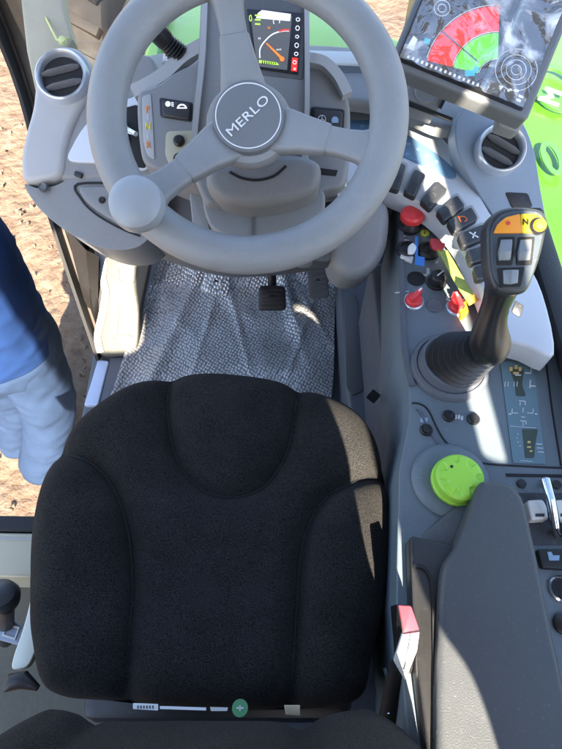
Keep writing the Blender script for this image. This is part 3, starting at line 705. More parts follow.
    st = MB().slab(Zl(catmull([(342, 116), (372, 121), (408, 135), (440, 156), (456, 172), (450, 178), (424, 166), (390, 152), (342, 144)], 4), z+0.002), ZU, 0.004, STRIP, 0.0008).build('indicator_strip', o)
    ic = MB()
    for k in range(9):
        x, y = 362+k*9.3, 126+k*2.2+k*k*0.28
        for dy in (0, 10):
            c = Z(x-dy*.1, y+dy, z+0.0026)
            ic.ribbon([c+V((math.cos(a), math.sin(a), 0))*0.0028 for a in [2*math.pi*i/8 for i in range(8)]], 0.0012, ZU, 0.0002, ICONB, closed=True)
            if k % 2: ic.ribbon([c+V((-0.005, 0, 0)), c+V((0.005, 0.001, 0))], 0.001, ZU, 0.0002, ICONB)
    ic.build('pictograms', st)
    sw = [(381, 168, 11, 24, 12), (397, 175, 12, 26, 17), (415, 182, 13, 25, 28), (434, 194, 14, 26, 42), (451, 207.5, 14, 26, 53), (463, 219, 14, 28, 60), (473.5, 235, 14, 28, 68), (481, 253, 14, 26, 74), (487, 270, 14, 24, 78)]
    ORI = mat('icon_orange', (0.7, 0.15, 0.03), 0.5)
    for i, (x, y, w, h, a) in enumerate(sw):
        f = MB().slab(Zl(rect(x, y, w+3, h+3, a, 3), z+0.0015), ZU, 0.004, GREYL, 0.001).build('switch_frame', o)
        s = MB(); c = Z(x, y, z+0.008)
        s.slab(Zl(rect(x, y, w, h, a, 3), z+0.010), ZU, 0.012, SWITCH, 0.003)
        s = s.build('rocker_switch', o)
        t = MB()
        u = (Z(x+math.cos(rad(a))*5, y+math.sin(rad(a))*5, z+.0106)-Z(x, y, z+.0106)); vv = V((-u.y, u.x, 0)); c = Z(x, y, z+0.0106)
        if i == 5: t.ribbon([c+u*math.cos(q)*.6+vv*math.sin(q)*.6 for q in [k*.5 for k in range(9)]], 0.0018, ZU, 0.0003, ORI); t.ribbon([c-u*.8-vv*.5, c+u*.5-vv*.6], 0.0018, ZU, 0.0003, ORI)
        elif i == 6: t.ribbon([c-u*.7-vv*.5, c+u*.6+vv*.6], 0.002, ZU, 0.0003, WHITE); t.ribbon([c+u*.6-vv*.3, c-u*.1+vv*.1, c-u*.6+vv*.5], 0.002, ZU, 0.0003, WHITE)
        else: t.ribbon([c-u*.4, c+u*.4], 0.0008, ZU, 0.0002, GREYD)
        t.build('icon', s)
    # right vent pod and small trims
    MB().slab(Dl(catmull([(470, 100), (496, 104), (520, 118), (534, 150), (541, 190), (549, 235), (556, 285), (553, 318), (540, 296), (520, 255), (492, 214), (472, 182), (458, 152), (456, 122)], 5), 0.93), NM, 0.04, GREYL if False else mat('pod_blue_grey', (0.20, 0.25, 0.31), 0.42, bump=0.12, bscale=900, var=0.05, dust=.1), 0.02, 5).build('vent_pod', o)
    vent(o, 502, 148, 0.912, 24.5, -30)
    MB().slab(Dl(rounded([(505, 192), (528, 193), (533, 207), (512, 208)], 3), 0.9285), NM, 0.004, BLACK, 0.001).build('pocket', o)
    MB().slab(Dl(rounded([(532, 238), (544, 240), (551, 276), (537, 274)], 3), 0.9285), NM, 0.004, GREYL, 0.001).build('cover_plate', o)
    MB().slab(Dl(rounded([(409, 78), (448, 88), (438, 110), (408, 100)], 2), 0.885), NM, 0.05, GREY, 0.004).build('module', o)
    MB().lathe(D(425, 92, 0.8855), NM, [(0.019, 0), (0.019, 0.001), (0.0175, 0.003), (0.015, 0.0015), (0, 0.002)], GREY, 32).build('module_cap', o)
    MB().ribbon(Dl([(404, 102), (436, 114), (452, 120)], 0.884), 0.006, NM, 0.002, SOOT).build('module_gap', o)
    MB().ribbon(Dl([(440, 108), (449, 90)], 0.883), 0.005, NM, 0.002, SOOT).build('module_gap', o)
    MB().slab(Dl(rounded([(472, 103), (486, 102), (491, 110), (488, 113)], 3), 0.9285), NM, 0.004, SOOT, 0.001).build('slot', o)
    # right knee pod, beside the console
    MB().slab(Dl(catmull([(332, 226), (340, 206), (362, 196), (388, 203), (389, 238), (380, 262), (364, 276), (346, 277), (334, 266), (330, 248)], 5), 0.93), NM, 0.12, GREY, 0.022, 5).build('knee_pod', o)
    # wire behind the left vent
make_dash()
wr = MB().tube([D(46, 18, 1.0), D(51, 28, 0.99), D(57, 40, 0.985), D(62, 40, 0.985), D(69, 38, 0.985)], 0.0018, mat('wire_yellow', (0.6, 0.62, 0.25), 0.5), 8)
wr.lathe(D(63, 41, 0.98), NM, [(0.008, 0), (0.006, 0.006), (0, 0.008)], mat('wire_blob', (0.5, 0.55, 0.25), 0.6), 10)
tag(wr.build('loose_wire'), 'thin yellow green wire poking out beside the left round air vent', 'wire')

# ------------------------------------------------------------------ monitor, upper right
def make_monitor():
    dm = 0.76; BL = (400, 58); ex = (0.926, 0.378); ey = (0.378, -0.926)
    def px(a, b): return (BL[0]+ex[0]*a+ey[0]*b, BL[1]+ex[1]*a+ey[1]*b)
    def M(a, b, d=dm): return D(*px(a, b), d)
    o = thing('monitor', 'load chart monitor with red and green arc under clear film at upper right', 'screen', D(500, 130, 0.8))
    MB().slab([M(*p) for p in rounded([(-8, -10), (139, -10), (142, -6), (142, 128), (-9, 128)], 6)], NM, 0.03, MONB, 0.006).build('housing', o)
    MB().slab([M(*p, dm-0.0015) for p in rounded([(-2, -3), (133, -3), (133, 118), (-2, 118)], 2)], NM, 0.004, SCRB).build('screen_border', o)
    sc = MB().slab([M(*p, dm-0.002) for p in ((0, 0), (130, 0), (130, 115), (0, 115))], NM, 0.004, SCR).build('screen', o)
    g = MB(); X = (RT*ex[0]-UP*ex[1]); Y = (RT*ey[0]-UP*ey[1]); d1 = dm-0.0026; s = d1/FOC
    c = D(497, 78, d1)
    def sector(r0, r1, a0, a1, m, lift):
        n = 24; pts = []
        for k in range(n+1): a = rad(a0+(a1-a0)*k/n); pts.append(c+(RT*math.cos(a)+UP*math.sin(a))*r1*s+NM*lift)
        for k in range(n+1): a = rad(a1+(a0-a1)*k/n); pts.append(c+(RT*math.cos(a)+UP*math.sin(a))*r0*s+NM*lift)
        g.slab(pts, NM, 0.0004, m)
    sector(46, 72, 88, 166, S_RED, 0.0); sector(20, 45, 88, 166, S_GRN, 0.0)
    for r in (19, 46, 73): g.ribbon([c+(RT*math.cos(rad(a))+UP*math.sin(rad(a)))*r*s+NM*0.0004 for a in range(88, 168, 4)], 0.0007, NM, 0.0002, S_WHT)
    g.ribbon([c+(RT*math.cos(rad(140))+UP*math.sin(rad(140)))*r*s+NM*0.0006 for r in (24, 76)], 0.002, NM, 0.0002, S_GRY)
    g.slab(Dl(rect(427, 41, 6, 5, 15, 1), d1), NM, 0.0004, S_BLU); g.slab(Dl(rect(470, 73, 10, 6, 0, 1), d1-0.0008), NM, 0.0004, S_BLU)
    g.slab(Dl(rect(476, 69, 5, 6, 30, 1), d1-0.0008), NM, 0.0004, S_BLU)
    for q in range(16): g.slab([M(6+q*5, 3, d1), M(8.2+q*5, 3, d1), M(8.2+q*5, 6, d1), M(6+q*5, 6, d1)], NM, 0.0003, S_WHT)
    g.slab([M(2, 12, d1), M(10, 12, d1), M(9, 24, d1), M(4, 26, d1)], NM, 0.0003, S_WHT)
    for r in (5, 10, 15, 21):
        cc = M(112, 33, d1); g.ribbon([cc+(X*math.cos(a)+Y*math.sin(a))*r*s for a in [2*math.pi*k/30 for k in range(30)]], 0.0005, NM, 0.0002, S_WHT, closed=True)
    cc = M(20, 62, d1)
    for r in (4, 8): g.ribbon([cc+(X*math.cos(a)+Y*math.sin(a))*r*s for a in [2*math.pi*k/18 for k in range(18)]], 0.0005, NM, 0.0002, S_WHT, closed=True)
    for k in range(9):
        a, b = random.uniform(96, 126), random.uniform(4, 16); w = random.uniform(2, 5)
        g.slab([M(a, b, d1), M(a+w, b, d1), M(a+w, b+2.2, d1), M(a, b+2.2, d1)], NM, 0.0003, S_WHT)
    g.slab([M(92, 3, d1), M(104, 3, d1), M(104, 14, d1), M(92, 14, d1)], NM, 0.0003, S_GRY)
    g.build('chart_graphics', sc)
    # loose protective film
    from mathutils import noise
    t = bmesh.new(); n = 40; gr = []
    for j in range(n+1):
        row = []
        for i in range(n+1):
            a, b = -1+133*i/n, -1+116*j/n
            h = 0.004+0.004*noise.noise(V((a*.05, b*.02, 0)))+0.0025*noise.noise(V((a*.12+b*.05, b*.06, 4)))+0.007*math.exp(-((a-84-b*.05)/3.5)**2)
            row.append(t.verts.new(M(a, b, dm-0.004)+NM*max(h, 0.0006)))
        gr.append(row)
    for a, b in zip(gr, gr[1:]):
        for i in range(n): t.faces.new((a[i], a[i+1], b[i+1], b[i]))
    f = MB().merge(t, FILM).build('protective_film', o, ang=180); lab(f, 'wrinkled clear protective film over the screen')
    MB().slab([M(*p, dm+0.03) for p in rounded([(116, -25), (138, -24), (140, -8), (114, -8)], 4)], NM, 0.025, GREY, 0.006).build('mounting_foot', o)
make_monitor()

# ------------------------------------------------------------------ side console
def make_console():
    o = thing('side_console', 'blue grey control console along the right of the seat', 'control console', (0.3, 0.4, 0.0))
    z = 0.55
    tpan = MB().slab(Zl(rounded([(397, 196), (420, 196), (500, 270), (560, 330), (660, 400), (660, 800), (412, 800), (396, 600), (399, 470), (409, 420), (409, 384), (401, 345), (399, 270)], 4), z), ZU, 0.22, CONS, 0.008)
    MB().slab(Zl([(371, 262), (560, 262), (660, 420), (660, 800), (418, 800), (398, 600), (384, 400)], 0.36), ZU, 0.25, CONSB, 0.01).build('side_panel', o)
    MB().slab(Zl([(338, 262), (560, 262), (660, 420), (660, 800), (400, 800), (372, 560), (347, 395)], 0.14), ZU, 0.14, CONSB, 0.01).build('plinth', o)
    MB().slab(Zl(rounded([(344, 300), (352, 292), (358, 300), (364, 390), (352, 396), (346, 388)], 4), 0.1425), ZU, 0.004, GREYD, 0.002).build('plinth_inset', o)
    MB().slab(Zl(rounded([(366, 397), (373, 389), (381, 395), (374, 403)], 1.5), 0.3625), ZU, 0.003, SOOT).build('bolt_recess', o)
    # raised edge step of the top panel
    MB().ribbon(Zl(catmull([(400, 200), (402, 270), (404, 345), (412, 386)], 5, False), z+0.001), 0.008, ZU, 0.003, CONSB).build('edge_rail', o)
    def sz(px, py, zz): return (Z(px, py, zz)-CAM).dot(FW)/FOC
    # emergency stop
    c = Z(409, 227, z); s = sz(409, 227, z)
    e = MB().lathe(c, ZU, [(11.5*s, 0), (11.5*s, 0.006), (9*s, 0.008), (7*s, 0.012), (7*s, 0.018)], BLACK, 32).build('emergency_stop', o)
    MB().lathe(c, ZU, [(7.5*s, 0.014), (8.5*s, 0.018), (11.3*s, 0.021), (11.8*s, 0.025), (11.5*s, 0.030), (9.5*s, 0.0335), (5*s, 0.035), (0, 0.0352)], RED, 40).build('mushroom_button', e)
    c = Z(425, 233, z+0.001); ys = MB().lathe(c, ZU, [(0.0075, -.001), (0.0075, 0.0004)], mat('sticker_lime', (0.55, 0.62, 0.08), 0.5), 24); ys.ribbon([c+V((-.002, -.003, .0006)), c+V((.001, .004, .0006))], 0.0015, ZU, 0.0003, BLACK); ys.build('round_sticker', o)
    # ignition locks
    for (x, y) in ((407, 251), (428, 252)):
        c = Z(x, y, z); MB().lathe(c, ZU, [(0.0185, 0), (0.0185, 0.005), (0.015, 0.009), (0.013, 0.009), (0.012, 0.005), (0, 0.005)], BLACK, 32).build('key_lock', o)
    MB().slab(Zl(rect(407, 257, 13, 5, 18, 1), z+0.006), ZU, 0.006, OFFW, 0.001).build('lock_mark', o)
    # recessed cup
    c = Z(416, 279, z); MB().lathe(c, ZU, [(0.0145, 0.0005), (0.0145, 0.0018), (0.013, 0.0022), (0.0125, 0.0012), (0.0, 0.0012)], SOOT, 32).build('socket', o)
    # rotary knobs
    c = Z(436, 283, z); MB().lathe(c, ZU, [(0.016, 0), (0.016, 0.003), (0.0135, 0.004), (0.0125, 0.018), (0.011, 0.020), (0, 0.020)], BLACK, 32).build('rotary_knob', o)
    MB().ribbon([c+V((-.003, -.002, .0208)), c+V((.008, .008, .0208))], 0.002, ZU, 0.0004, WHITE).build('pointer', o)
    def redsw(x, y, body, pang, ring):
        c = Z(x, y, z)
        r = MB().lathe(c, ZU, [(0.0165, 0), (0.0165, 0.003), (0.0148, 0.0045), (0.0135, 0.004), (0.013, 0.003), (0, 0.003)], ring, 32).build('selector_switch', o)
        X = V((math.cos(rad(pang)), math.sin(rad(pang)), 0)); Y = V((-X.y, X.x, 0))
        b = MB().lathe(c, ZU, [(0.0125, 0.002), (0.0125, 0.009), (0.011, 0.011), (0, 0.011)], body, 28)
        b.box(c+X*0.002+V((0, 0, 0.014)), (0.0135, 0.0038, 0.006), body, (X, Y, ZU), 0.0015); b.build('handle', r)
        MB().box(c+X*0.012+V((0, 0, 0.0205)), (0.004, 0.0012, 0.0005), WHITE, (X, Y, ZU)).build('pointer', r)
        return r
    redsw(413, 302, RED, 48, STEEL); redsw(456, 308, RED, 100, STEEL)
    c = Z(462, 308, z); MB().slab(Zl(rounded([(458, 297), (466, 300), (469, 312), (462, 317), (459, 308)], 2), z+0.012), ZU, 0.012, ORANGE, 0.002).build('orange_cap', o)
    c = Z(434, 306, z); MB().lathe(c, ZU, [(0.0125, 0), (0.0125, 0.002), (0.0115, 0.003), (0.010, 0.0022), (0, 0.0026)], CONSB, 28).build('blank_plug', o)
    # printed marks
    pm = tpan
    for (x, y, w, h, a) in ((404, 240, 10, 1.4, 5), (402, 236, 6, 1.4, 5), (402, 292, 14, 1.2, -6), (404, 295, 8, 1.2, -6), (428, 271, 3, 6, 0), (425, 275, 5, 2, 0), (448, 297, 3, 7, 10)):
        pm.slab(Zl(rect(x, y, w, h, a, .3), z+0.0008), ZU, 0.0004, ICON)
    # panel seams
    sm = MB()
    for ln in ([(412, 403), (420, 404), (428, 410), (437, 428), (444, 440), (452, 447), (464, 455), (482, 463), (520, 466), (562, 468), (640, 472)],
               [(500, 344), (536, 348), (544, 354), (552, 410), (561, 466)]):
        sm.ribbon([V(p) for p in catmull([tuple(q) for q in Zl(ln, z+0.0006)], 4, False)], 0.0022, ZU, 0.0006, SOOT)
    sm.ribbon(Zl([(506, 475), (560, 476), (640, 480)], z+0.0006), 0.004, ZU, 0.0006, SOOT)
    sm.build('panel_seams', o)
    pr = MB().ribbon([V(p) for p in catmull([tuple(q) for q in Zl([(416, 409), (420, 412), (428, 428), (438, 444)], z+0.001)], 4, False)], 0.003, ZU, 0.0015, CONSB)
    pr.build('raised_line', o)
    for (x, y) in ((448.5, 416.5), (473, 419.5), (426, 430.5)):
        c = Z(x, y, z); MB().lathe(c, ZU, [(0.0088, 0), (0.0088, 0.003), (0.0075, 0.005), (0.006, 0.0048), (0.0055, 0.0065), (0, 0.007)], BLACK, 28).build('push_button', o)
    im = tpan
    for (x, y) in ((456, 417), (459, 417), (462, 418), (482, 420), (485, 420)): im.slab(Zl(rect(x, y, 2, 4, 5, .3), z+0.0008), ZU, 0.0004, ICON)
    im.slab(Zl(rect(424, 420, 7, 5, 10, 1), z+0.0008), ZU, 0.0004, ICONB); tpan.build('top_panel', o)
    # green rotary dial on its round base
    c = Z(450, 481, z); s = sz(450, 481, z)
    MB().lathe(c, ZU, [(39*s, 0), (39*s, 0.004), (36.5*s, 0.008), (31*s, 0.011), (28*s, 0.011), (0, 0.010)], CONS, 56).build('dial_base', o)
    c2 = Z(455, 483, z+.01)
    def mod(a, r, h):
        if h < 0.034 or r < 0.012: return 1.0
        return 1-0.16*max(0, math.cos(4*a*2))**4 * (1.0 if r > 0.02 else 0.5)
    R = 24.5*s
    dl = MB().lathe(c2, ZU, [(R*.98, 0.002), (R*1.02, 0.005), (R*1.02, 0.010), (R*.97, 0.012), (R*.96, 0.020), (R*.93, 0.0235), (R*.86, 0.0255)], DIAL, 96)
    rr = []
    for q, h in ((.862, 0.0254), (.80, 0.027), (.70, 0.0275), (.60, 0.0278), (.52, 0.0279), (.3, 0.0279), (0.001, 0.0279)):
        ring = []
        for i in range(96):
            a = 2*math.pi*i/96; k = max(0, math.cos(7*a+0.6)); dip = 0.009*k**1.1*max(0, 1-abs(q-.78)/.24)
            ring.append(c2+V((math.cos(a)*R*q, math.sin(a)*R*q, h-dip)))
        rr.append(ring)
    dl.rings(rr, DIAL, cap=False); dl.lathe(c2+V((-0.010, 0.012, 0.0279)), ZU, [(0.002, -.001), (0.002, 0.0004)], SOOT, 14)
    lab(dl.build('dial', o), 'bright lime green scalloped rotary dial')
    # decal with the joystick diagram
    dc = MB().slab(Zl(rounded([(500, 361), (533, 362), (546, 464), (513, 463)], 2), z+0.0014), ZU, 0.001, mat('decal_film', (0.10, 0.17, 0.20), 0.35)).build('decal', o)
    k = MB(); zz = z+0.0019; DKG = mat('decal_dark', (0.035, 0.05, 0.035), 0.5); OCH = mat('decal_ochre', (0.55, 0.42, 0.15), 0.5)
    k.slab(Zl(rounded([(510, 369), (524, 369), (522, 385), (526, 396), (516, 396), (515, 384)], 2), zz), ZU, 0.0003, DKG)
    k.slab(Zl(rounded([(522, 429), (538, 429), (535, 445), (534, 458), (525, 458), (524, 446)], 2), zz), ZU, 0.0003, DKG)
    for (x, y, w, h) in ((511, 369, 3, 4), (516, 367, 3, 4), (520, 369, 3, 4), (516, 373, 6, 2), (529, 447, 4, 1.5), (531, 451, 3, 1.5), (529, 442, 3, 2)): k.slab(Zl(rect(x, y, w, h, 0, .5), zz+0.0005), ZU, 0.0003, OCH)
    for (x, y, w, h) in ((505, 384, 1.2, 5), (508, 384, 1.2, 5), (514, 384, 1.2, 5), (517, 384, 1.2, 5), (530, 384, 2, 8), (533, 386, 5, 2), (528, 373, 6, 2), (531, 370, 1.5, 5), (518, 375, 6, 2),
                         (522, 401, 6, 1.5), (525, 403, 1.5, 4), (520, 404, 1.5, 3), (523, 410, 1.2, 5), (512, 411, 1.2, 5), (515, 413, 6, 1.2), (510, 414, 2.5, 2), (533, 411, 1.2, 5), (530, 413, 6, 1.2), (536, 414, 2.5, 2), (523, 417, 4, 1.2), (523, 421, 6, 1.2), (523, 424, 1.2, 4), (526, 423, 1.2, 3),
                         (518, 434, 1.5, 1.5), (517, 438, 1.5, 1.5), (518, 442, 1.5, 1.5), (520, 446, 1.5, 1.5), (539, 444, 6, 1.3), (540, 448, 6, 1.3), (541, 452, 6, 1.3), (526, 461, 12, .7), (523, 427, 26, .7)):
        k.slab(Zl(rect(x, y, w if w > h else w*.65, h if h > w else h*.65, 4, .2), zz+0.0002), ZU, 0.0003, ICON)
    k.build('decal_print', dc)
    # lever bay near the armrest
    MB().slab(Zl([(518, 493), (600, 493), (620, 545), (528, 545)], z+0.0012), ZU, 0.001, SWITCH).build('lever_bay', o)
    for (x, y) in ((538, 510), (563, 510)):
        b = MB(); b.slab(Zl(rounded([(x-11, y-10), (x+5, y-11), (x+9, y-4), (x+11, y+9), (x-7, y+10)], 3), z+0.016), ZU, 0.016, OFFW, 0.004)
        b.slab(Zl(rect(x+2, y+5, 9, 3, 0, .5), z+0.0168), ZU, 0.001, SWITCH); b.build('toggle', o)
    lv = MB().tube([Z(541, 484, z), Z(546, 482, z+0.03), Z(551, 500, z+0.035), Z(556, 526, z+0.02), Z(559, 534, z+.002)], [0.005, 0.0065, 0.0055, 0.0055, 0.007], CHROME, 14); lv.build('chrome_lever', o)
    for (x, y) in ((521, 484), (556, 485)): MB().lathe(Z(x, y, z), ZU, [(0.006, 0), (0.006, 0.003), (0, 0.004)], BLACK, 20).build('push_button', o)
    MB().slab(Zl(rounded([(537, 549), (600, 549), (605, 572), (542, 568)], 3), z+0.008), ZU, 0.012, BLACK, 0.002).build('rocker_switch', o)
    k = MB(); c = Z(555, 557, z+0.0085)
    k.slab([c+V((x, y, 0)) for x, y in ((-.008, -.004), (.004, -.004), (.006, .002), (-.002, .002), (-.003, .006), (-.008, .006))], ZU, 0.0004, ICONB); k.build('icon', o)
    c = Z(561, 589, z); MB().lathe(c, ZU, [(0.0155, 0), (0.0155, 0.003), (0.0135, 0.0045), (0.012, 0.003), (0.0115, 0.001)], CHROME, 36).build('power_socket', o)
    MB().lathe(c, ZU, [(0.0115, 0), (0.0115, 0.0015), (.004, .001), (0, 0.003)], SOOT, 30).build('socket_core', o)
    c = Z(563, 624, z); MB().lathe(c, ZU, [(0.012, 0), (0.012, 0.004), (0.009, 0.006), (0, 0.007)], BLACK, 30).build('round_plug', o)
make_console()

# keys and strap in the locks
def make_keys():
    z = 0.555; c = Z(408, 248, z)
    o = thing('key', 'white and blue ignition key standing in the lock below the red stop button', 'key', c)
    MB().slab(Zl(rounded([(408, 246), (413, 242), (417, 247), (414, 253), (408, 253)], 2), z+0.03), ZU, 0.004, OFFW, 0.001).build('bow', o)
    MB().tube([Z(408, 251, z), Z(411, 248, z+0.028)], 0.003, CHROME, 8).build('blade', o)
    MB().slab(Zl(rounded([(415, 236), (418, 236), (418, 256), (425, 257), (424, 266), (415, 264)], 1), z+0.018), ZU, 0.002, BLUETAG, 0.0005).build('tag', o)
    c = Z(428, 251, z)
    s = thing('key_strap', 'olive green key strap with red key head lying across the console', 'key strap', c)
    MB().slab(Zl(rounded([(430, 238), (438, 238), (441, 242), (446, 243), (443, 250), (436, 249), (431, 245)], 2), z+0.026), ZU, 0.006, mat('red_key', (0.45, 0.04, 0.05), 0.45), 0.0015).build('key_head', s)
    MB().tube([Z(428, 252, z), Z(433, 246, z+0.024)], 0.003, CHROME, 8).build('key_blade', s)
    MB().tube([Z(437, 249, z+0.022), Z(439, 257, z+.02), Z(436, 263, z+.014)], 0.0012, CHROME, 6).build('split_ring', s)
    pts = [Z(442, 250, z+0.022), Z(449, 262, z+0.030), Z(456, 275, z+0.034), Z(463, 287, z+0.032), Z(470, 297, z+0.028)]
    st = MB().ribbon([V(p) for p in catmull([tuple(p) for p in pts], 6, False)], 0.0185, V((0.25, -0.1, 0.96)).normalized(), 0.0008, LIMEST)
    st.build('webbing', s)
    e = [pts[-1]+V((0, 0, 0.001)), Z(474, 303, z+0.025)]
    MB().ribbon(e, 0.0195, V((0.25, -0.1, 0.96)).normalized(), 0.0016, mat('strap_orange', (0.6, 0.33, 0.05), 0.6)).build('strap_end', s)
make_keys()

# ------------------------------------------------------------------ joystick
def make_joystick():
    z = 0.55; c = Z(449, 368, z)
    o = thing('joystick', 'dark joystick with orange plate, yellow button and three silver rockers', 'joystick', c)
    MB().lathe(c, ZU, [(0.0575, 0), (0.0575, 0.006), (0.055, 0.010), (0.050, 0.012), (0.0485, 0.010), (0.047, 0.016), (0.045, 0.024), (0.041, 0.026), (0.038, 0.024), (0.0, 0.020)], CONSB, 56).build('base_ring', o)
    top = D(484, 349, 0.715); prof = []; ctr = []; base = c+V((0.003, 0, 0.016)); NF = 7
    for k in range(NF):
        R0 = 0.0435-0.0030*k
        for dt, q in ((0.0, 0.0105), (0.36, 0.0105), (0.50, 0.0), (0.66, 0.0), (0.80, 0.0095)):
            ctr.append(base.lerp(top, (k+dt)/NF)); prof.append(R0-q)
    MB().tube(ctr, prof, mat('bellows_rubber', (0.020, 0.021, 0.023), 0.38, var=0.1), 40).build('bellows', o)
    # grip: lofted from the heel to the head
    secs = [((497, 362), 0.705, 0.010, 0.010), ((493, 356), 0.700, 0.021, 0.018), ((490, 346), 0.695, 0.0265, 0.022), ((489, 334), 0.685, 0.0235, 0.021), ((491, 320), 0.672, 0.0172, 0.0175), ((496, 304), 0.66, 0.0155, 0.017),
            ((501, 290), 0.648, 0.0185, 0.020), ((506, 272), 0.635, 0.0235, 0.022), ((511, 252), 0.625, 0.0275, 0.022), ((515, 232), 0.622, 0.0300, 0.020), ((518, 216), 0.622, 0.029, 0.017)]
    cs = [D(*p, d) for p, d, a, b in secs]; rr = []
    for i, (p, d, a, b) in enumerate(secs):
        tg = (cs[min(i+1, len(cs)-1)]-cs[max(i-1, 0)]).normalized(); X = (RT-tg*RT.dot(tg)).normalized(); Y = tg.cross(X)
        rr.append([cs[i]+X*a*math.cos(q)+Y*b*math.sin(q) for q in [2*math.pi*k/28 for k in range(28)]])
    MB().rings(rr, mat('grip_black', (0.016, 0.017, 0.019), 0.33, var=0.1)).build('grip', o, ang=70, subsurf=1)
    dh = 0.600
    head = catmull([(487, 240), (488, 224), (496, 212), (512, 206.5), (535, 207.5), (546, 213), (547.5, 226), (543, 250), (535, 275), (527, 291), (512, 294), (497, 291), (490, 276), (487.5, 258)], 5)
    h = MB().slab(Dl(head, dh), NM, 0.020, SWITCH, 0.006, 4); h.build('head', o)
    MB().slab(Dl(catmull([(491, 246), (492, 228), (500, 216), (515, 211), (536, 211.5), (543, 217), (543, 232), (538, 256), (528, 284), (512, 288), (500, 286), (493, 272)], 5), dh-0.0012), NM, 0.004, mat('head_plate', (0.055, 0.07, 0.085), 0.4, var=.06, dust=.1), 0.001).build('face_plate', o)
    op = MB()
    op.slab(Dl(rounded([(494, 233), (498, 224), (506, 217), (520, 213.5), (522, 232), (520, 233)], 2), dh-0.004), NM, 0.005, ORANGE, 0.001)
    op.slab(Dl(rounded([(521, 213.5), (536, 213.5), (544, 218), (544, 230), (538, 232.5), (521, 233)], 2), dh-0.0036), NM, 0.005, YELLOW, 0.001)
    op = op.build('colour_plate', o)
    MB().text('N', D(525.5, 222, dh-0.0046), RT, UP, 0.0085, BLACK, th=0.0004, off=.0002).build('letter', op)
    MB().lathe(D(508, 223, dh-0.0045), NM, [(0.0022, 0), (0.0022, 0.0004)], RED, 14).build('indicator', op)
    b = MB().lathe(D(538, 226, dh-0.004), NM, [(0.0092, -0.004), (0.0092, 0.001), (0.0072, 0.003)], BLACK, 28).build('button_collar', o)
    MB().lathe(D(538, 226, dh-0.004), NM, [(0.0068, 0), (0.0068, 0.005), (0.0055, 0.0075), (0, 0.0082)], YELLOW, 28).build('yellow_button', o)
    SIL = mat('rocker_silver', (0.20, 0.225, 0.245), 0.35)
    for x in (506.5, 526):
        MB().slab(Dl(rounded([(x-8, 237), (x+9, 236.5), (x+6, 265), (x-10, 265)], 2), dh-0.0024), NM, 0.003, SOOT, 0.0008).build('rocker_well', o)
        r = MB(); q = [D(x-5.5, 239.5, dh-0.003), D(x+6, 239, dh-0.003), D(x+5, 251, dh-0.009), D(x-6.5, 251.5, dh-0.009), D(x+4, 260, dh-0.004), D(x-7.5, 260.5, dh-0.004)]
        r.hull(q+[p-NM*0.006 for p in q], SIL, 0.0008)
        lab(r.build('silver_rocker', o), 'silver thumb rocker')
    MB().slab(Dl(rounded([(497, 268), (525, 267), (521, 287), (500, 287)], 2), dh-0.0024), NM, 0.003, SOOT, 0.0008).build('rocker_well', o)
    r = MB(); q = [D(503, 270, dh-0.003), D(512, 269.5, dh-0.007), D(519, 269.5, dh-0.004), D(518, 283, dh-0.004), D(511, 284, dh-0.007), D(503.5, 284, dh-0.003)]
    r.hull(q+[p-NM*0.006 for p in q], SIL, 0.0008); r.build('silver_rocker', o)
    MB().hull([D(515, 300, 0.66), D(524, 306, 0.66), D(520, 318, 0.66), D(511, 312, 0.66), D(515, 300, 0.70), D(524, 306, 0.70), D(520, 318, 0.70), D(511, 312, 0.70)], SWITCH, 0.002).build('trigger', o)
make_joystick()

# ------------------------------------------------------------------ armrest
def make_armrest():
    o = thing('armrest', 'dark grey padded armrest in the lower right corner', 'armrest', (0.2, 0.0, 0.5))
    z = 0.60
    top = catmull([(479, 484), (490, 480.5), (508, 482), (520, 492), (527, 508), (538, 556), (552, 625), (566, 690), (582, 790), (540, 820), (470, 820), (440, 790), (437, 720), (438, 650), (440, 600), (444, 566), (456, 546), (468, 516)], 5)
    p = Zl(top, z)
    # nose of the pad drops slightly
    MB().slab(p, ZU, 0.075, ARM, 0.014, 5).build('pad', o)
    MB().hull([Z(x, y, zz) for x, y, zz in ((477, 487, 0.575), (416, 538, 0.55), (452, 545, 0.565), (414, 545, 0.40), (470, 545, 0.40), (480, 505, 0.40), (500, 490, 0.40), (455, 600, 0.55))], ARM, 0.006).build('front_support', o)
    # side carrier with the rounded cover on the seat side
    MB().slab(Zl(rounded([(410, 535), (458, 546), (458, 820), (436, 820), (414, 640)], 5), 0.582), ZU, 0.20, mat('arm_side', (0.017, 0.017, 0.018), 0.4, var=0.1, dust=0.03), 0.010).build('carrier', o)
    c = MB().ribbon([V(q) for q in catmull([tuple(Z(x, y, 0.583)) for x, y in ((413, 566), (424, 568), (431, 580), (433, 605), (434, 660), (436, 720), (434, 742))], 5, False)], 0.0035, ZU, 0.0025, SOOT)
    c.build('cover_groove', o)
make_armrest()

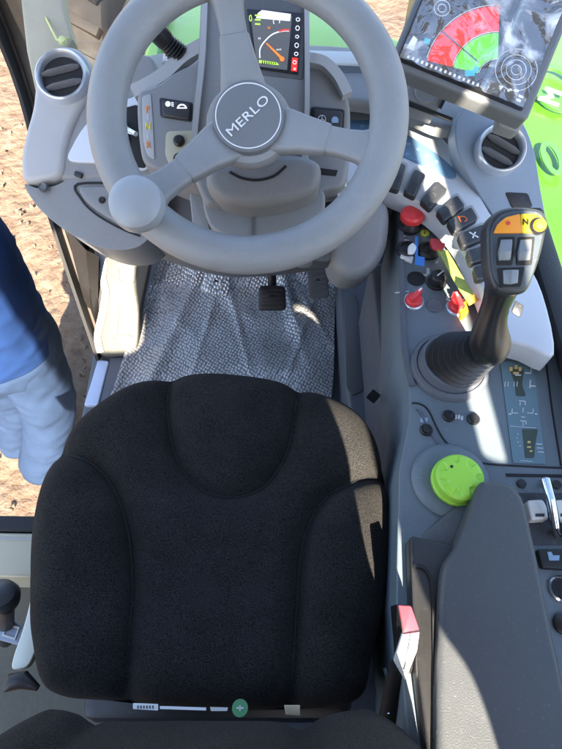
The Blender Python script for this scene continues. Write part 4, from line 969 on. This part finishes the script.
# ------------------------------------------------------------------ seat belt buckle
def make_buckle():
    c = D(403, 645, 0.614); o = thing('seatbelt_buckle', 'seat belt buckle with red release button and white face beside the seat', 'seat belt buckle', c)
    a = [D(397, 604, 0.609), D(411, 605, 0.609), D(420, 631, 0.600), D(403, 634, 0.595)]
    b = [D(401, 668, 0.618), D(414, 672, 0.623), D(395, 664, 0.637), D(390, 606, 0.642), D(408, 682, 0.642), D(410, 610, 0.651)]
    MB().hull(a+b, BLACK, 0.0012).build('body', o)
    n = (a[1]-a[0]).cross(a[3]-a[0]).normalized(); n = n if n.dot(NM) > 0 else -n
    def ins(q, k, off):
        m = sum(q, V())/len(q); return [m+(p-m)*k+n*off for p in q]
    t = MB(); q = ins(a, 0.90, 0.0025); t.hull(q+[p-n*0.004 for p in q], REDB, 0.001); t.build('release_button', o)
    w = [D(402.5, 635, 0.593), D(419.5, 632.5, 0.598), D(417, 651, 0.605), D(405, 681, 0.618), D(401, 667, 0.613), D(394, 662, 0.621)]
    t = MB(); t.hull(w+[p-NM*0.006 for p in w], OFFW, 0.0008); f = t.build('face_cover', o)
    MB().ribbon([D(411, 635, 0.592), D(408, 655, 0.599), D(404, 672, 0.609)], 0.0012, NM, 0.0006, GREYD).build('cover_seam', f)
    MB().tube([D(398, 665, 0.632), D(394, 690, 0.651), D(388, 720, 0.670), D(380, 760, 0.698)], [0.009, 0.012, 0.012, 0.012], SOOT, 12).build('stalk', o)
    MB().tube([D(384, 668, 0.670), D(388, 685, 0.665), D(387, 700, 0.660), D(389, 714, 0.651)], 0.0022, CHROME, 8).build('cable', o)
make_buckle()

# ------------------------------------------------------------------ seat
def polydist(P, line):
    best = np.full(len(P), 9.0)
    for a, b in zip(line[:-1], line[1:]):
        ab = b-a; t = np.clip(((P-a)@ab)/max(ab@ab, 1e-9), 0, 1); d = np.linalg.norm(P-(a+t[:, None]*ab), axis=1); best = np.minimum(best, d)
    return best
def make_seat():
    o = thing('driver_seat', 'black velour driver seat with stitched side bolsters', 'seat', (-0.09, 0.15, 0.1))
    zt = 0.50; ze = 0.462
    out = catmull([(125, 391), (165, 379.5), (212, 376), (265, 381), (300, 389), (345, 407), (370, 432), (383, 470), (388.5, 520), (386, 590), (372, 655), (358, 698), (300, 708), (200, 708), (110, 700), (50, 690), (34, 640), (32, 590), (34, 535), (42, 492), (56, 458), (82, 422)], 10)
    O = np.array([[Z(x, y, ze).x, Z(x, y, ze).y] for x, y in out]); cen = O.mean(0)
    def wl(p): return np.array([[Z(x, y, zt).x, Z(x, y, zt).y] for x, y in catmull(p, 6, False)])
    seamU = wl([(167, 372), (165, 400), (168, 432), (178, 460), (200, 484), (232, 491), (262, 482), (283, 455), (293, 425), (298, 380)])
    seamL = wl([(56, 446), (90, 460), (112, 488), (124, 530), (127, 580), (123, 640), (117, 715)])
    seamR = wl([(392, 468), (372, 472), (346, 482), (326, 494), (310, 520), (301, 555), (297, 610), (294, 660), (289, 715)])
    Tn = 70; nO = len(O); P = []
    ts = [1-(1-i/Tn)**1.35 for i in range(1, Tn+1)]
    for t in ts: P.append(cen+(O-cen)*t)
    P = np.vstack([cen[None]]+P)
    dO = polydist(P, np.vstack([O, O[:1]]))
    rE = 0.045; u = np.clip(1-dO/rE, 0, 1); h = (zt-ze)*(np.sqrt(np.clip(1-u*u, 0, 1)))
    # padding: bolsters rise, centre sags a little, grooves at the seams
    dU, dL, dR = polydist(P, seamU), polydist(P, seamL), polydist(P, seamR)
    side = np.where(P[:, 0] < cen[0], 1, 0)
    for d, dep, w in ((dU, 0.017, 0.011), (dL, 0.020, 0.012), (dR, 0.020, 0.012)):
        h = h-dep*np.exp(-(d/w)**1.4)-0.009*np.exp(-(d/0.035)**2)
    xn = (P[:, 0]-cen[0])/0.23; h = h+0.020*np.clip(np.abs(xn)-0.35, 0, 1)*np.clip(dO/0.06, 0, 1)
    h = h-0.012*np.exp(-((P[:, 0]-cen[0])/0.12)**2-((P[:, 1]-0.12)/0.12)**2)
    t = bmesh.new(); vs = [t.verts.new((P[i][0], P[i][1], ze+h[i])) for i in range(len(P))]
    for i in range(nO): t.faces.new((vs[0], vs[1+i], vs[1+(i+1) % nO]))
    for k in range(Tn-1):
        for i in range(nO):
            a = 1+k*nO; b = a+nO
            t.faces.new((vs[a+i], vs[b+i], vs[b+(i+1) % nO], vs[a+(i+1) % nO]))
    last = 1+(Tn-1)*nO; prev = [vs[last+i] for i in range(nO)]
    for dz, k in ((0.015, 1.005), (0.05, 1.0), (0.085, 0.985), (0.10, 0.95), (0.10, 0.6)):
        nv = [t.verts.new((cen[0]+(O[i][0]-cen[0])*k, cen[1]+(O[i][1]-cen[1])*k, ze-dz)) for i in range(nO)]
        for i in range(nO): t.faces.new((prev[i], nv[i], nv[(i+1) % nO], prev[(i+1) % nO]))
        prev = nv
    bmesh.ops.recalc_face_normals(t, faces=t.faces[:])
    cu = MB().merge(t, FABRIC).build('cushion', o, ang=180)
    sn = MB()
    for s in (seamU, seamL, seamR):
        pts = []
        for p in s[2:-2]:
            i = int(np.argmin(np.linalg.norm(P-p, axis=1))); pts.append(V((p[0], p[1], ze+h[i]+0.0006)))
        sn.tube(pts, 0.0012, SOOT, 6)
    sn.build('seam', cu)
    MB().box(V((-0.09, 0.17, 0.2)), (0.19, 0.2, 0.155), BLACK, bev=0.02).build('suspension_base', o)
    # backrest: loft of bolstered sections leaning backwards
    rr = []; cxb = -0.078
    zs = [0.515, 0.522, 0.54, 0.58, 0.63, 0.68, 0.73, 0.79, 0.86, 0.92, 0.98, 1.04, 1.09, 1.12, 1.135]
    hw = [0.16, 0.19, 0.222, 0.228, 0.224, 0.214, 0.205, 0.203, 0.202, 0.195, 0.178, 0.145, 0.095, 0.055, 0.012]
    for z, w in zip(zs, hw):
        ring = []; y0 = -0.020-(z-0.55)*0.20
        pinch = 0.35 if z < 0.518 else (0.7 if z < 0.53 else (1 if z < 1.08 else 0.6))
        for k in range(120):
            a = 2*math.pi*k/120; ca, sa = math.cos(a), math.sin(a)
            x = w*math.copysign(abs(ca)**0.62, ca); y = -0.06*pinch*math.copysign(abs(sa)**0.62, sa)
            f = x/0.228
            if sa < 0:   # front: bolsters and seam grooves
                y += 0.022*pinch*min(1, max(0, (abs(f)-0.42)*3))*(1-max(0, abs(f)-.75)*2)
                for s0 in (-0.56, 0.45): y -= 0.014*pinch*math.exp(-((f-s0)/0.045)**2)
            ring.append(V((cxb+x, y0-0.06+y, z)))
        rr.append(ring)
    MB().rings(rr, FABRIC).build('backrest', o, ang=180, subsurf=1)
    # labels in the gap between cushion and backrest
    k = MB(); zl = 0.525
    k.slab(Zl(rounded([(133, 703), (158, 704), (158, 710.5), (133, 709)], 1), zl), ZU, 0.002, WHITE)
    for q in range(6): k.slab(Zl(rect(138+q*3, 707, 1.2, 3, 0, .2), zl+.0006), ZU, 0.0004, BLACK)
    k.slab(Zl([(160, 706), (206, 707.5), (206, 710.5), (160, 709)], zl), ZU, 0.002, WHITE)
    k.slab(Zl([(210, 707), (228, 707.5), (227, 711), (211, 711)], zl), ZU, 0.002, OFFW)
    k.lathe(Z(240, 708, zl), ZU, [(0.009, -0.001), (0.009, 0.0006)], mat('label_green', (0.10, 0.30, 0.14), 0.5), 24)
    k.ribbon([Z(240, 705.5, zl+.001), Z(240, 711, zl+.001)], 0.0014, ZU, 0.0003, WHITE); k.ribbon([Z(236.5, 708, zl+.001), Z(243.5, 708, zl+.001)], 0.0014, ZU, 0.0003, WHITE)
    k.build('label_strip', o)
    MB().slab(Zl(rounded([(284, 705), (300, 705), (300, 716), (286, 715)], 1), 0.53), ZU, 0.003, mat('brass_clip', (0.55, 0.5, 0.36), 0.35, metal=.6), 0.0006).build('metal_clip', o)
    # pale skirt on the left flank
    SK = mat('skirt_pale', (0.60, 0.62, 0.54), 0.4, var=0.06)
    s = MB().slab(Zl(catmull([(33, 585), (40, 606), (41, 622), (37, 645), (29, 664), (20, 669), (12, 668), (14, 655), (22, 632), (29, 606)], 4), 0.44), ZU, 0.012, SK, 0.004)
    s.tube([Z(33.5, 540, 0.455), Z(32, 570, 0.452), Z(32.5, 590, 0.448), Z(35, 602, 0.442)], [0.0015, 0.0025, 0.003, 0.003], SK, 8)
    lab(s.build('side_skirt', o), 'pale plastic lever skirt on the left side of the seat')
    MB().tube([Z(4, 690, 0.44), Z(12, 682, 0.44), Z(24, 680, 0.44), Z(38, 688, .44)], [0.004, 0.011, 0.011, 0.004], BLACK, 14).build('adjuster_handle', o)
    return o
make_seat()

def make_brake():
    c = Z(6, 640, 0.20); o = thing('parking_lever', 'black knobbed hand lever with metal bracket at the left edge below the sill', 'hand lever', c)
    MB().slab(Zl(rounded([(-30, 606), (8, 617), (27, 629), (21, 646), (-30, 632)], 2), 0.33), ZU, 0.02, mat('bracket_steel', (0.22, 0.27, 0.33), 0.35, metal=0.3, var=.1), 0.002).build('bracket', o)
    MB().ribbon(Zl([(8, 625), (19, 628), (15, 639), (3, 635)], 0.331), 0.0035, ZU, 0.001, OFFW, closed=True).build('square_mark', o)
    MB().tube([c, Z(6, 622, 0.34), Z(6, 606, 0.40)], 0.012, BLACK).build('shaft', o)
    MB().lathe(Z(6, 604, 0.38), V((0.1, 0.3, 1)), [(0.012, 0), (0.022, 0.01), (0.025, 0.022), (0.021, 0.036), (0.01, 0.043), (0, 0.044)], mat('knob_blue_black', (0.03, 0.035, 0.045), 0.4), 28).build('knob', o)
make_brake()

# ------------------------------------------------------------------ the machine outside: green front body, boom, wheel
def make_outside():
    h = thing('telehandler', 'green lifting machine with front bodywork and dirty tyre seen through the windscreen', 'telehandler', (0, 1.5, -1.2))
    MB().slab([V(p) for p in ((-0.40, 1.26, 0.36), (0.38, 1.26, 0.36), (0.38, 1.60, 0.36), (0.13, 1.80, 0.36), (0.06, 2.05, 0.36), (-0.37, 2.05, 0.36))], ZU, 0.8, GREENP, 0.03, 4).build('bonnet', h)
    MB().box(V((-0.33, 1.58, 0.37)), (0.006, 0.2, 0.016), GREEN, bev=0.003).build('rib', h)
    MB().box(V((0.27, 1.5, 0.37)), (0.004, 0.17, 0.012), RUBBER, bev=0.003).build('seam', h)
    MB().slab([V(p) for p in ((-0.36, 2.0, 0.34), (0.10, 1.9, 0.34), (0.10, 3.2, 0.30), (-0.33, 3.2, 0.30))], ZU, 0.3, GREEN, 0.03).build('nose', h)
    b = thing('boom', 'bright green telescopic boom with white lettering beyond the right window', 'boom', (0.95, 1.5, -0.9))
    t = MB()
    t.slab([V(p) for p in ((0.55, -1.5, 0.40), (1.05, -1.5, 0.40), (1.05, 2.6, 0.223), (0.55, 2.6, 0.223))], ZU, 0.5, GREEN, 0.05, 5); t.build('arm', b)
    n = V((-1, 0, 0)); X = V((0, -1, 0)); X = V((0, 1, 0)); 
    c = V((0.74-0.001, 1.46, 0.16))
    # logo: dark ring with white letters on the boom flank (top face, near edge)
    zt = 0.285
    q = MB(); c = Z(556, 88, zt)
    q.ribbon([c+V((math.cos(a)*0.06, math.sin(a)*0.10, 0)) for a in [2*math.pi*k/40 for k in range(40)]], 0.022, ZU, 0.004, mat('logo_green', (0.05, 0.22, 0.03), 0.4), closed=True)
    q.build('emblem', b)
    q = MB(); q.text('M', Z(553, 97, zt+0.008), V((0.55, 0.83, 0)).normalized(), V((-0.83, 0.55, 0)).normalized(), 0.085, WHITE, sx=1.2, th=0.002); q.build('lettering', b)
    q = MB(); c = Z(552, 158, zt+0.02)
    q.ribbon([c+V((math.cos(a)*0.02, math.sin(a)*0.055, 0)) for a in [2*math.pi*k/30 for k in range(30)]], 0.014, ZU, 0.002, mat('emblem_dark', (0.05, 0.16, 0.04), 0.4), closed=True); q.build('small_emblem', b)
    c = V((-1.02, 3.1, -0.62)); ax = V((1, 0, 0))
    ty = MB().lathe(c, ax, [(0.33, -0.19), (0.50, -0.20), (0.57, -0.18), (0.60, -0.12), (0.605, 0), (0.60, 0.12), (0.57, 0.18), (0.50, 0.20), (0.33, 0.19)], mat('tyre', (0.005, 0.004, 0.004), 0.8, bump=.4, bscale=40, var=.3), 72).build('front_tyre', h)
    l = MB()
    for k in range(26):
        for s in (-1, 1):
            a = 2*math.pi*(k+(0.5 if s > 0 else 0))/26; d = V((0, math.cos(a), math.sin(a))); tg = V((0, -math.sin(a), math.cos(a)))
            X = (ax*s+tg*0.5).normalized(); Y = d.cross(X)
            l.box(c+d*0.61+ax*s*0.09, (0.10, 0.022, 0.02), MATS['tyre'], (X, Y, d), 0.004)
    l.build('tread', ty)
    MB().lathe(c, ax, [(0.0, -0.10), (0.28, -0.10), (0.33, -0.17), (0.33, 0.17), (0.28, 0.1), (0, 0.1)], OFFW, 48).build('wheel_rim', ty)
make_outside()

# ------------------------------------------------------------------ bystander
def make_person():
    from mathutils import noise
    hip = V((-0.90, 1.03, -0.27)); sh = V((-0.94, 1.09, 0.22)); nk = V((-0.95, 1.11, 0.31)); hd = V((-0.97, 1.15, 0.46))
    def skin(name, verts, edges, radii, m, parent, sub=2, disp=0.0, root=0):
        me = bpy.data.meshes.new(name); me.from_pydata([V(v) for v in verts], edges, []); me.update()
        ob = bpy.data.objects.new(name, me); COL.objects.link(ob)
        s = ob.modifiers.new('skin', 'SKIN'); s.use_smooth_shade = True
        for i, r in enumerate(radii):
            d = me.skin_vertices[0].data[i]; d.radius = r if isinstance(r, tuple) else (r, r); d.use_root = (i == root)
        ss = ob.modifiers.new('sub', 'SUBSURF'); ss.levels = ss.render_levels = sub
        bpy.context.view_layer.update()
        dg = bpy.context.evaluated_depsgraph_get(); nm = bpy.data.meshes.new_from_object(ob.evaluated_get(dg))
        bpy.data.objects.remove(ob); bpy.data.meshes.remove(me)
        if disp:
            for v in nm.vertices:
                p = v.co; k = disp*(noise.noise(V((p.x*9, p.y*9, p.z*16)))+0.6*noise.noise(V((p.x*18+p.z*10, p.y*18, p.z*26))))
                v.co = p+v.normal*k
        for p in nm.polygons: p.use_smooth = True
        nm.materials.clear(); nm.materials.append(m); nm.name = name
        ob = bpy.data.objects.new(name, nm); COL.objects.link(ob)
        if parent: ob.parent = parent
        return ob
    kL, kR = V((-1.07, 1.07, -0.70)), V((-0.89, 0.98, -0.68)); fL, fR = V((-1.21, 1.05, -1.12)), V((-1.06, 0.92, -1.12))
    tL, tR = fL+V((0.0, 0.17, -0.05)), fR+V((0.02, 0.17, -0.05))
    eL, eR = sh+V((-0.28, 0.05, -0.24)), sh+V((0.0, 0.30, -0.02)); hL, hR = eL+V((0.02, 0.16, -0.18)), eR+V((-0.16, 0.18, 0.04))
    chest = V((-0.935, 1.06, 0.08)); waist = V((-0.94, 1.04, -0.12))
    vb = [hip, waist, chest, sh, nk, hd, hd+V((0, 0, 0.12)), hip+V((-0.1, 0, -0.06)), kL, fL, tL, hip+V((0.1, 0, -0.06)), kR, fR, tR, sh+V((-0.18, 0, -0.02)), eL, hL, sh+V((0.16, 0, -0.02)), eR, hR]
    eb = [(0, 1), (1, 2), (2, 3), (3, 4), (4, 5), (5, 6), (0, 7), (7, 8), (8, 9), (9, 10), (0, 11), (11, 12), (12, 13), (13, 14), (3, 15), (15, 16), (16, 17), (3, 18), (18, 19), (19, 20)]
    rb = [0.08, 0.09, 0.11, 0.08, 0.055, 0.085, 0.06, 0.06, 0.05, 0.04, 0.03, 0.06, 0.05, 0.04, 0.03, 0.055, 0.042, 0.03, 0.055, 0.042, 0.03]
    body = skin('person', vb, eb, rb, SKIN, None)
    tag(body, 'man in a blue shirt and faded jeans standing by the open cab door', 'person')
    # hands with fingers
    for hnd, el in ((hL, eL), (hR, eR)):
        d = (hnd-el).normalized(); X, Y, _ = basis(d); vs = [hnd]; es = []; rs = [0.026]
        vs.append(hnd+d*0.07); es.append((0, 1)); rs.append((0.036, 0.016))
        for q in (-1.5, -.5, .5, 1.5):
            i = len(vs); L = 0.075-abs(q)*0.008
            vs += [hnd+d*0.085+X*q*0.019, hnd+d*(0.085+L*.55)+X*q*0.020-Y*0.012, hnd+d*(0.085+L*.8)+X*q*0.020-Y*0.035]
            es += [(1, i), (i, i+1), (i+1, i+2)]; rs += [0.009, 0.0085, 0.007]
        i = len(vs); vs += [hnd+d*0.03+X*0.04, hnd+d*0.07+X*0.058-Y*.01]; es += [(0, i), (i, i+1)]; rs += [0.011, 0.009]
        skin('hand', vs, es, rs, SKIN, body)
    def cloth(mb, secs, m, amp, seed, n=88, k=14):
        rr = []
        for cx, cy, cz, rx, ry in catmull(secs, k, False):
            ring = []
            for q in range(n):
                a = 2*math.pi*q/n; p = V((cx+rx*math.cos(a), cy+ry*math.sin(a), cz)); d = V((math.cos(a), math.sin(a), 0))
                n1 = noise.noise(V((p.x*5+p.z*5, p.y*5-p.z*3, p.z*9+seed))); n2 = noise.noise(V((p.x*12-p.z*9, p.y*12+p.z*5, p.z*15+seed)))
                h = amp*((1-2.2*abs(n1))+0.5*(1-2.2*abs(n2)))
                ring.append(p+d*h)
            rr.append(ring)
        mb.rings(rr, m)
    jm = MB()
    cloth(jm, [(-0.945, 1.03, -0.12, 0.185, 0.135), (-0.945, 1.03, -0.24, 0.195, 0.15), (-0.94, 1.02, -0.36, 0.19, 0.15), (-0.93, 1.02, -0.44, 0.12, 0.11)], JEANS, 0.007, 1)
    cloth(jm, [(-0.87, 1.02, -0.28, 0.10, 0.12), (-0.875, 1.0, -0.45, 0.108, 0.118), (-0.895, 0.98, -0.66, 0.100, 0.105), (-0.97, 0.95, -0.88, 0.095, 0.10), (-1.05, 0.93, -1.06, 0.098, 0.108), (-1.07, 0.93, -1.13, 0.10, 0.112)], JEANS, 0.007, 2)
    cloth(jm, [(-0.99, 1.03, -0.28, 0.10, 0.12), (-1.01, 1.04, -0.45, 0.108, 0.118), (-1.05, 1.06, -0.70, 0.098, 0.105), (-1.14, 1.06, -0.95, 0.092, 0.10), (-1.20, 1.06, -1.13, 0.10, 0.112)], JEANS, 0.010, 3)
    jm.build('jeans', body, ang=180)
    sm = MB()
    cloth(sm, [(-0.96, 1.02, -0.29, 0.208, 0.165), (-0.955, 1.03, -0.20, 0.202, 0.165), (-0.95, 1.04, -0.05, 0.205, 0.160), (-0.935, 1.05, 0.10, 0.20, 0.15), (-0.945, 1.07, 0.20, 0.19, 0.14), (-0.95, 1.09, 0.27, 0.15, 0.11), (-0.93, 1.11, 0.315, 0.075, 0.075)], SHIRT, 0.007, 5)
    for sx, el in ((-1, eL), (1, eR)):
        a = V((-0.945+sx*0.12, 1.08, 0.21)); e2 = a.lerp(el, .75)
        cs = [a.lerp(e2, t) for t in (0, .33, .66, 1)]
        sm.tube(cs, [0.085, 0.08, 0.072, 0.07], SHIRT, 20)
    sm.build('shirt', body, ang=180)
    for f in (fL, fR):
        skin('boot', [f+V((0, -0.04, -0.04)), f+V((0, 0.02, -0.02)), f+V((0, 0.10, -0.05)), f+V((0.01, 0.19, -0.07)), f+V((0, 0, 0.08))], [(0, 1), (1, 2), (2, 3), (1, 4)], [0.045, 0.05, 0.045, 0.035, 0.05], BOOT, body)
    skin('hair', [hd+V((0, -0.02, 0.06)), hd+V((0, 0.01, 0.13)), hd+V((0, -0.05, 0.0))], [(0, 1), (0, 2)], [0.085, 0.06, 0.07], HAIR, body)
    fc = MB()
    for sx in (-1, 1): fc.lathe(hd+V((sx*0.032, 0.085, 0.045)), V((0, 1, 0.1)), [(0.012, -.006), (0.009, 0.003), (0, .005)], WHITE, 14); fc.lathe(hd+V((sx*0.088, 0, 0.035)), V((sx, 0, 0)), [(0.02, -.01), (0.026, 0.004), (0.012, 0.008), (0, .004)], SKIN, 14)
    fc.hull([hd+V((x, y, z)) for x, y, z in ((0, 0.085, 0.05), (-.014, .09, .0), (.014, .09, .0), (0, .118, .004), (0, .085, -.005))], SKIN, 0.004)
    fc.box(hd+V((0, 0.086, -0.03)), (0.022, 0.006, 0.006), mat('lips', (0.35, 0.13, 0.11), 0.5), bev=.003)
    fc.build('face', body)
make_person()

# ------------------------------------------------------------------ camera, light, world
cam = bpy.data.cameras.new('camera'); co = bpy.data.objects.new('camera', cam); COL.objects.link(co)
co.matrix_world = Matrix(((RT.x, UP.x, NM.x, CAM.x), (RT.y, UP.y, NM.y, CAM.y), (RT.z, UP.z, NM.z, CAM.z), (0, 0, 0, 1)))
cam.sensor_fit = 'VERTICAL'; cam.sensor_height = 24; cam.lens = 24*FOC/749; cam.clip_start = 0.02; cam.clip_end = 2000
scene.camera = co

sun = bpy.data.lights.new('sun', 'SUN'); sun.energy = 4.2; sun.angle = rad(0.5); sun.color = (1.0, 0.87, 0.69)
so = bpy.data.objects.new('sun', sun); COL.objects.link(so)
dirv = V((-0.06*math.cos(SUNEL), math.cos(SUNEL), -math.sin(SUNEL))).normalized()
so.rotation_euler = dirv.to_track_quat('-Z', 'Y').to_euler(); so.location = (0, -5, 6)
w = bpy.data.worlds.new('World'); scene.world = w; w.use_nodes = True
nt = w.node_tree; bg = nt.nodes['Background']
sky = nt.nodes.new('ShaderNodeTexSky'); sky.sky_type = 'NISHITA'; sky.sun_disc = False
sky.sun_elevation = SUNEL; sky.sun_rotation = math.pi; sky.dust_density = 1.5
nt.links.new(sky.outputs['Color'], bg.inputs['Color']); bg.inputs['Strength'].default_value = 0.075
vs = scene.view_settings; scene.display_settings.display_device = 'sRGB'
vs.view_transform = 'Standard'; vs.look = 'None'; vs.gamma = 1.0; vs.use_curve_mapping = False; vs.exposure = 3.2
scene.cycles.max_bounces = 8; scene.cycles.transparent_max_bounces = 16
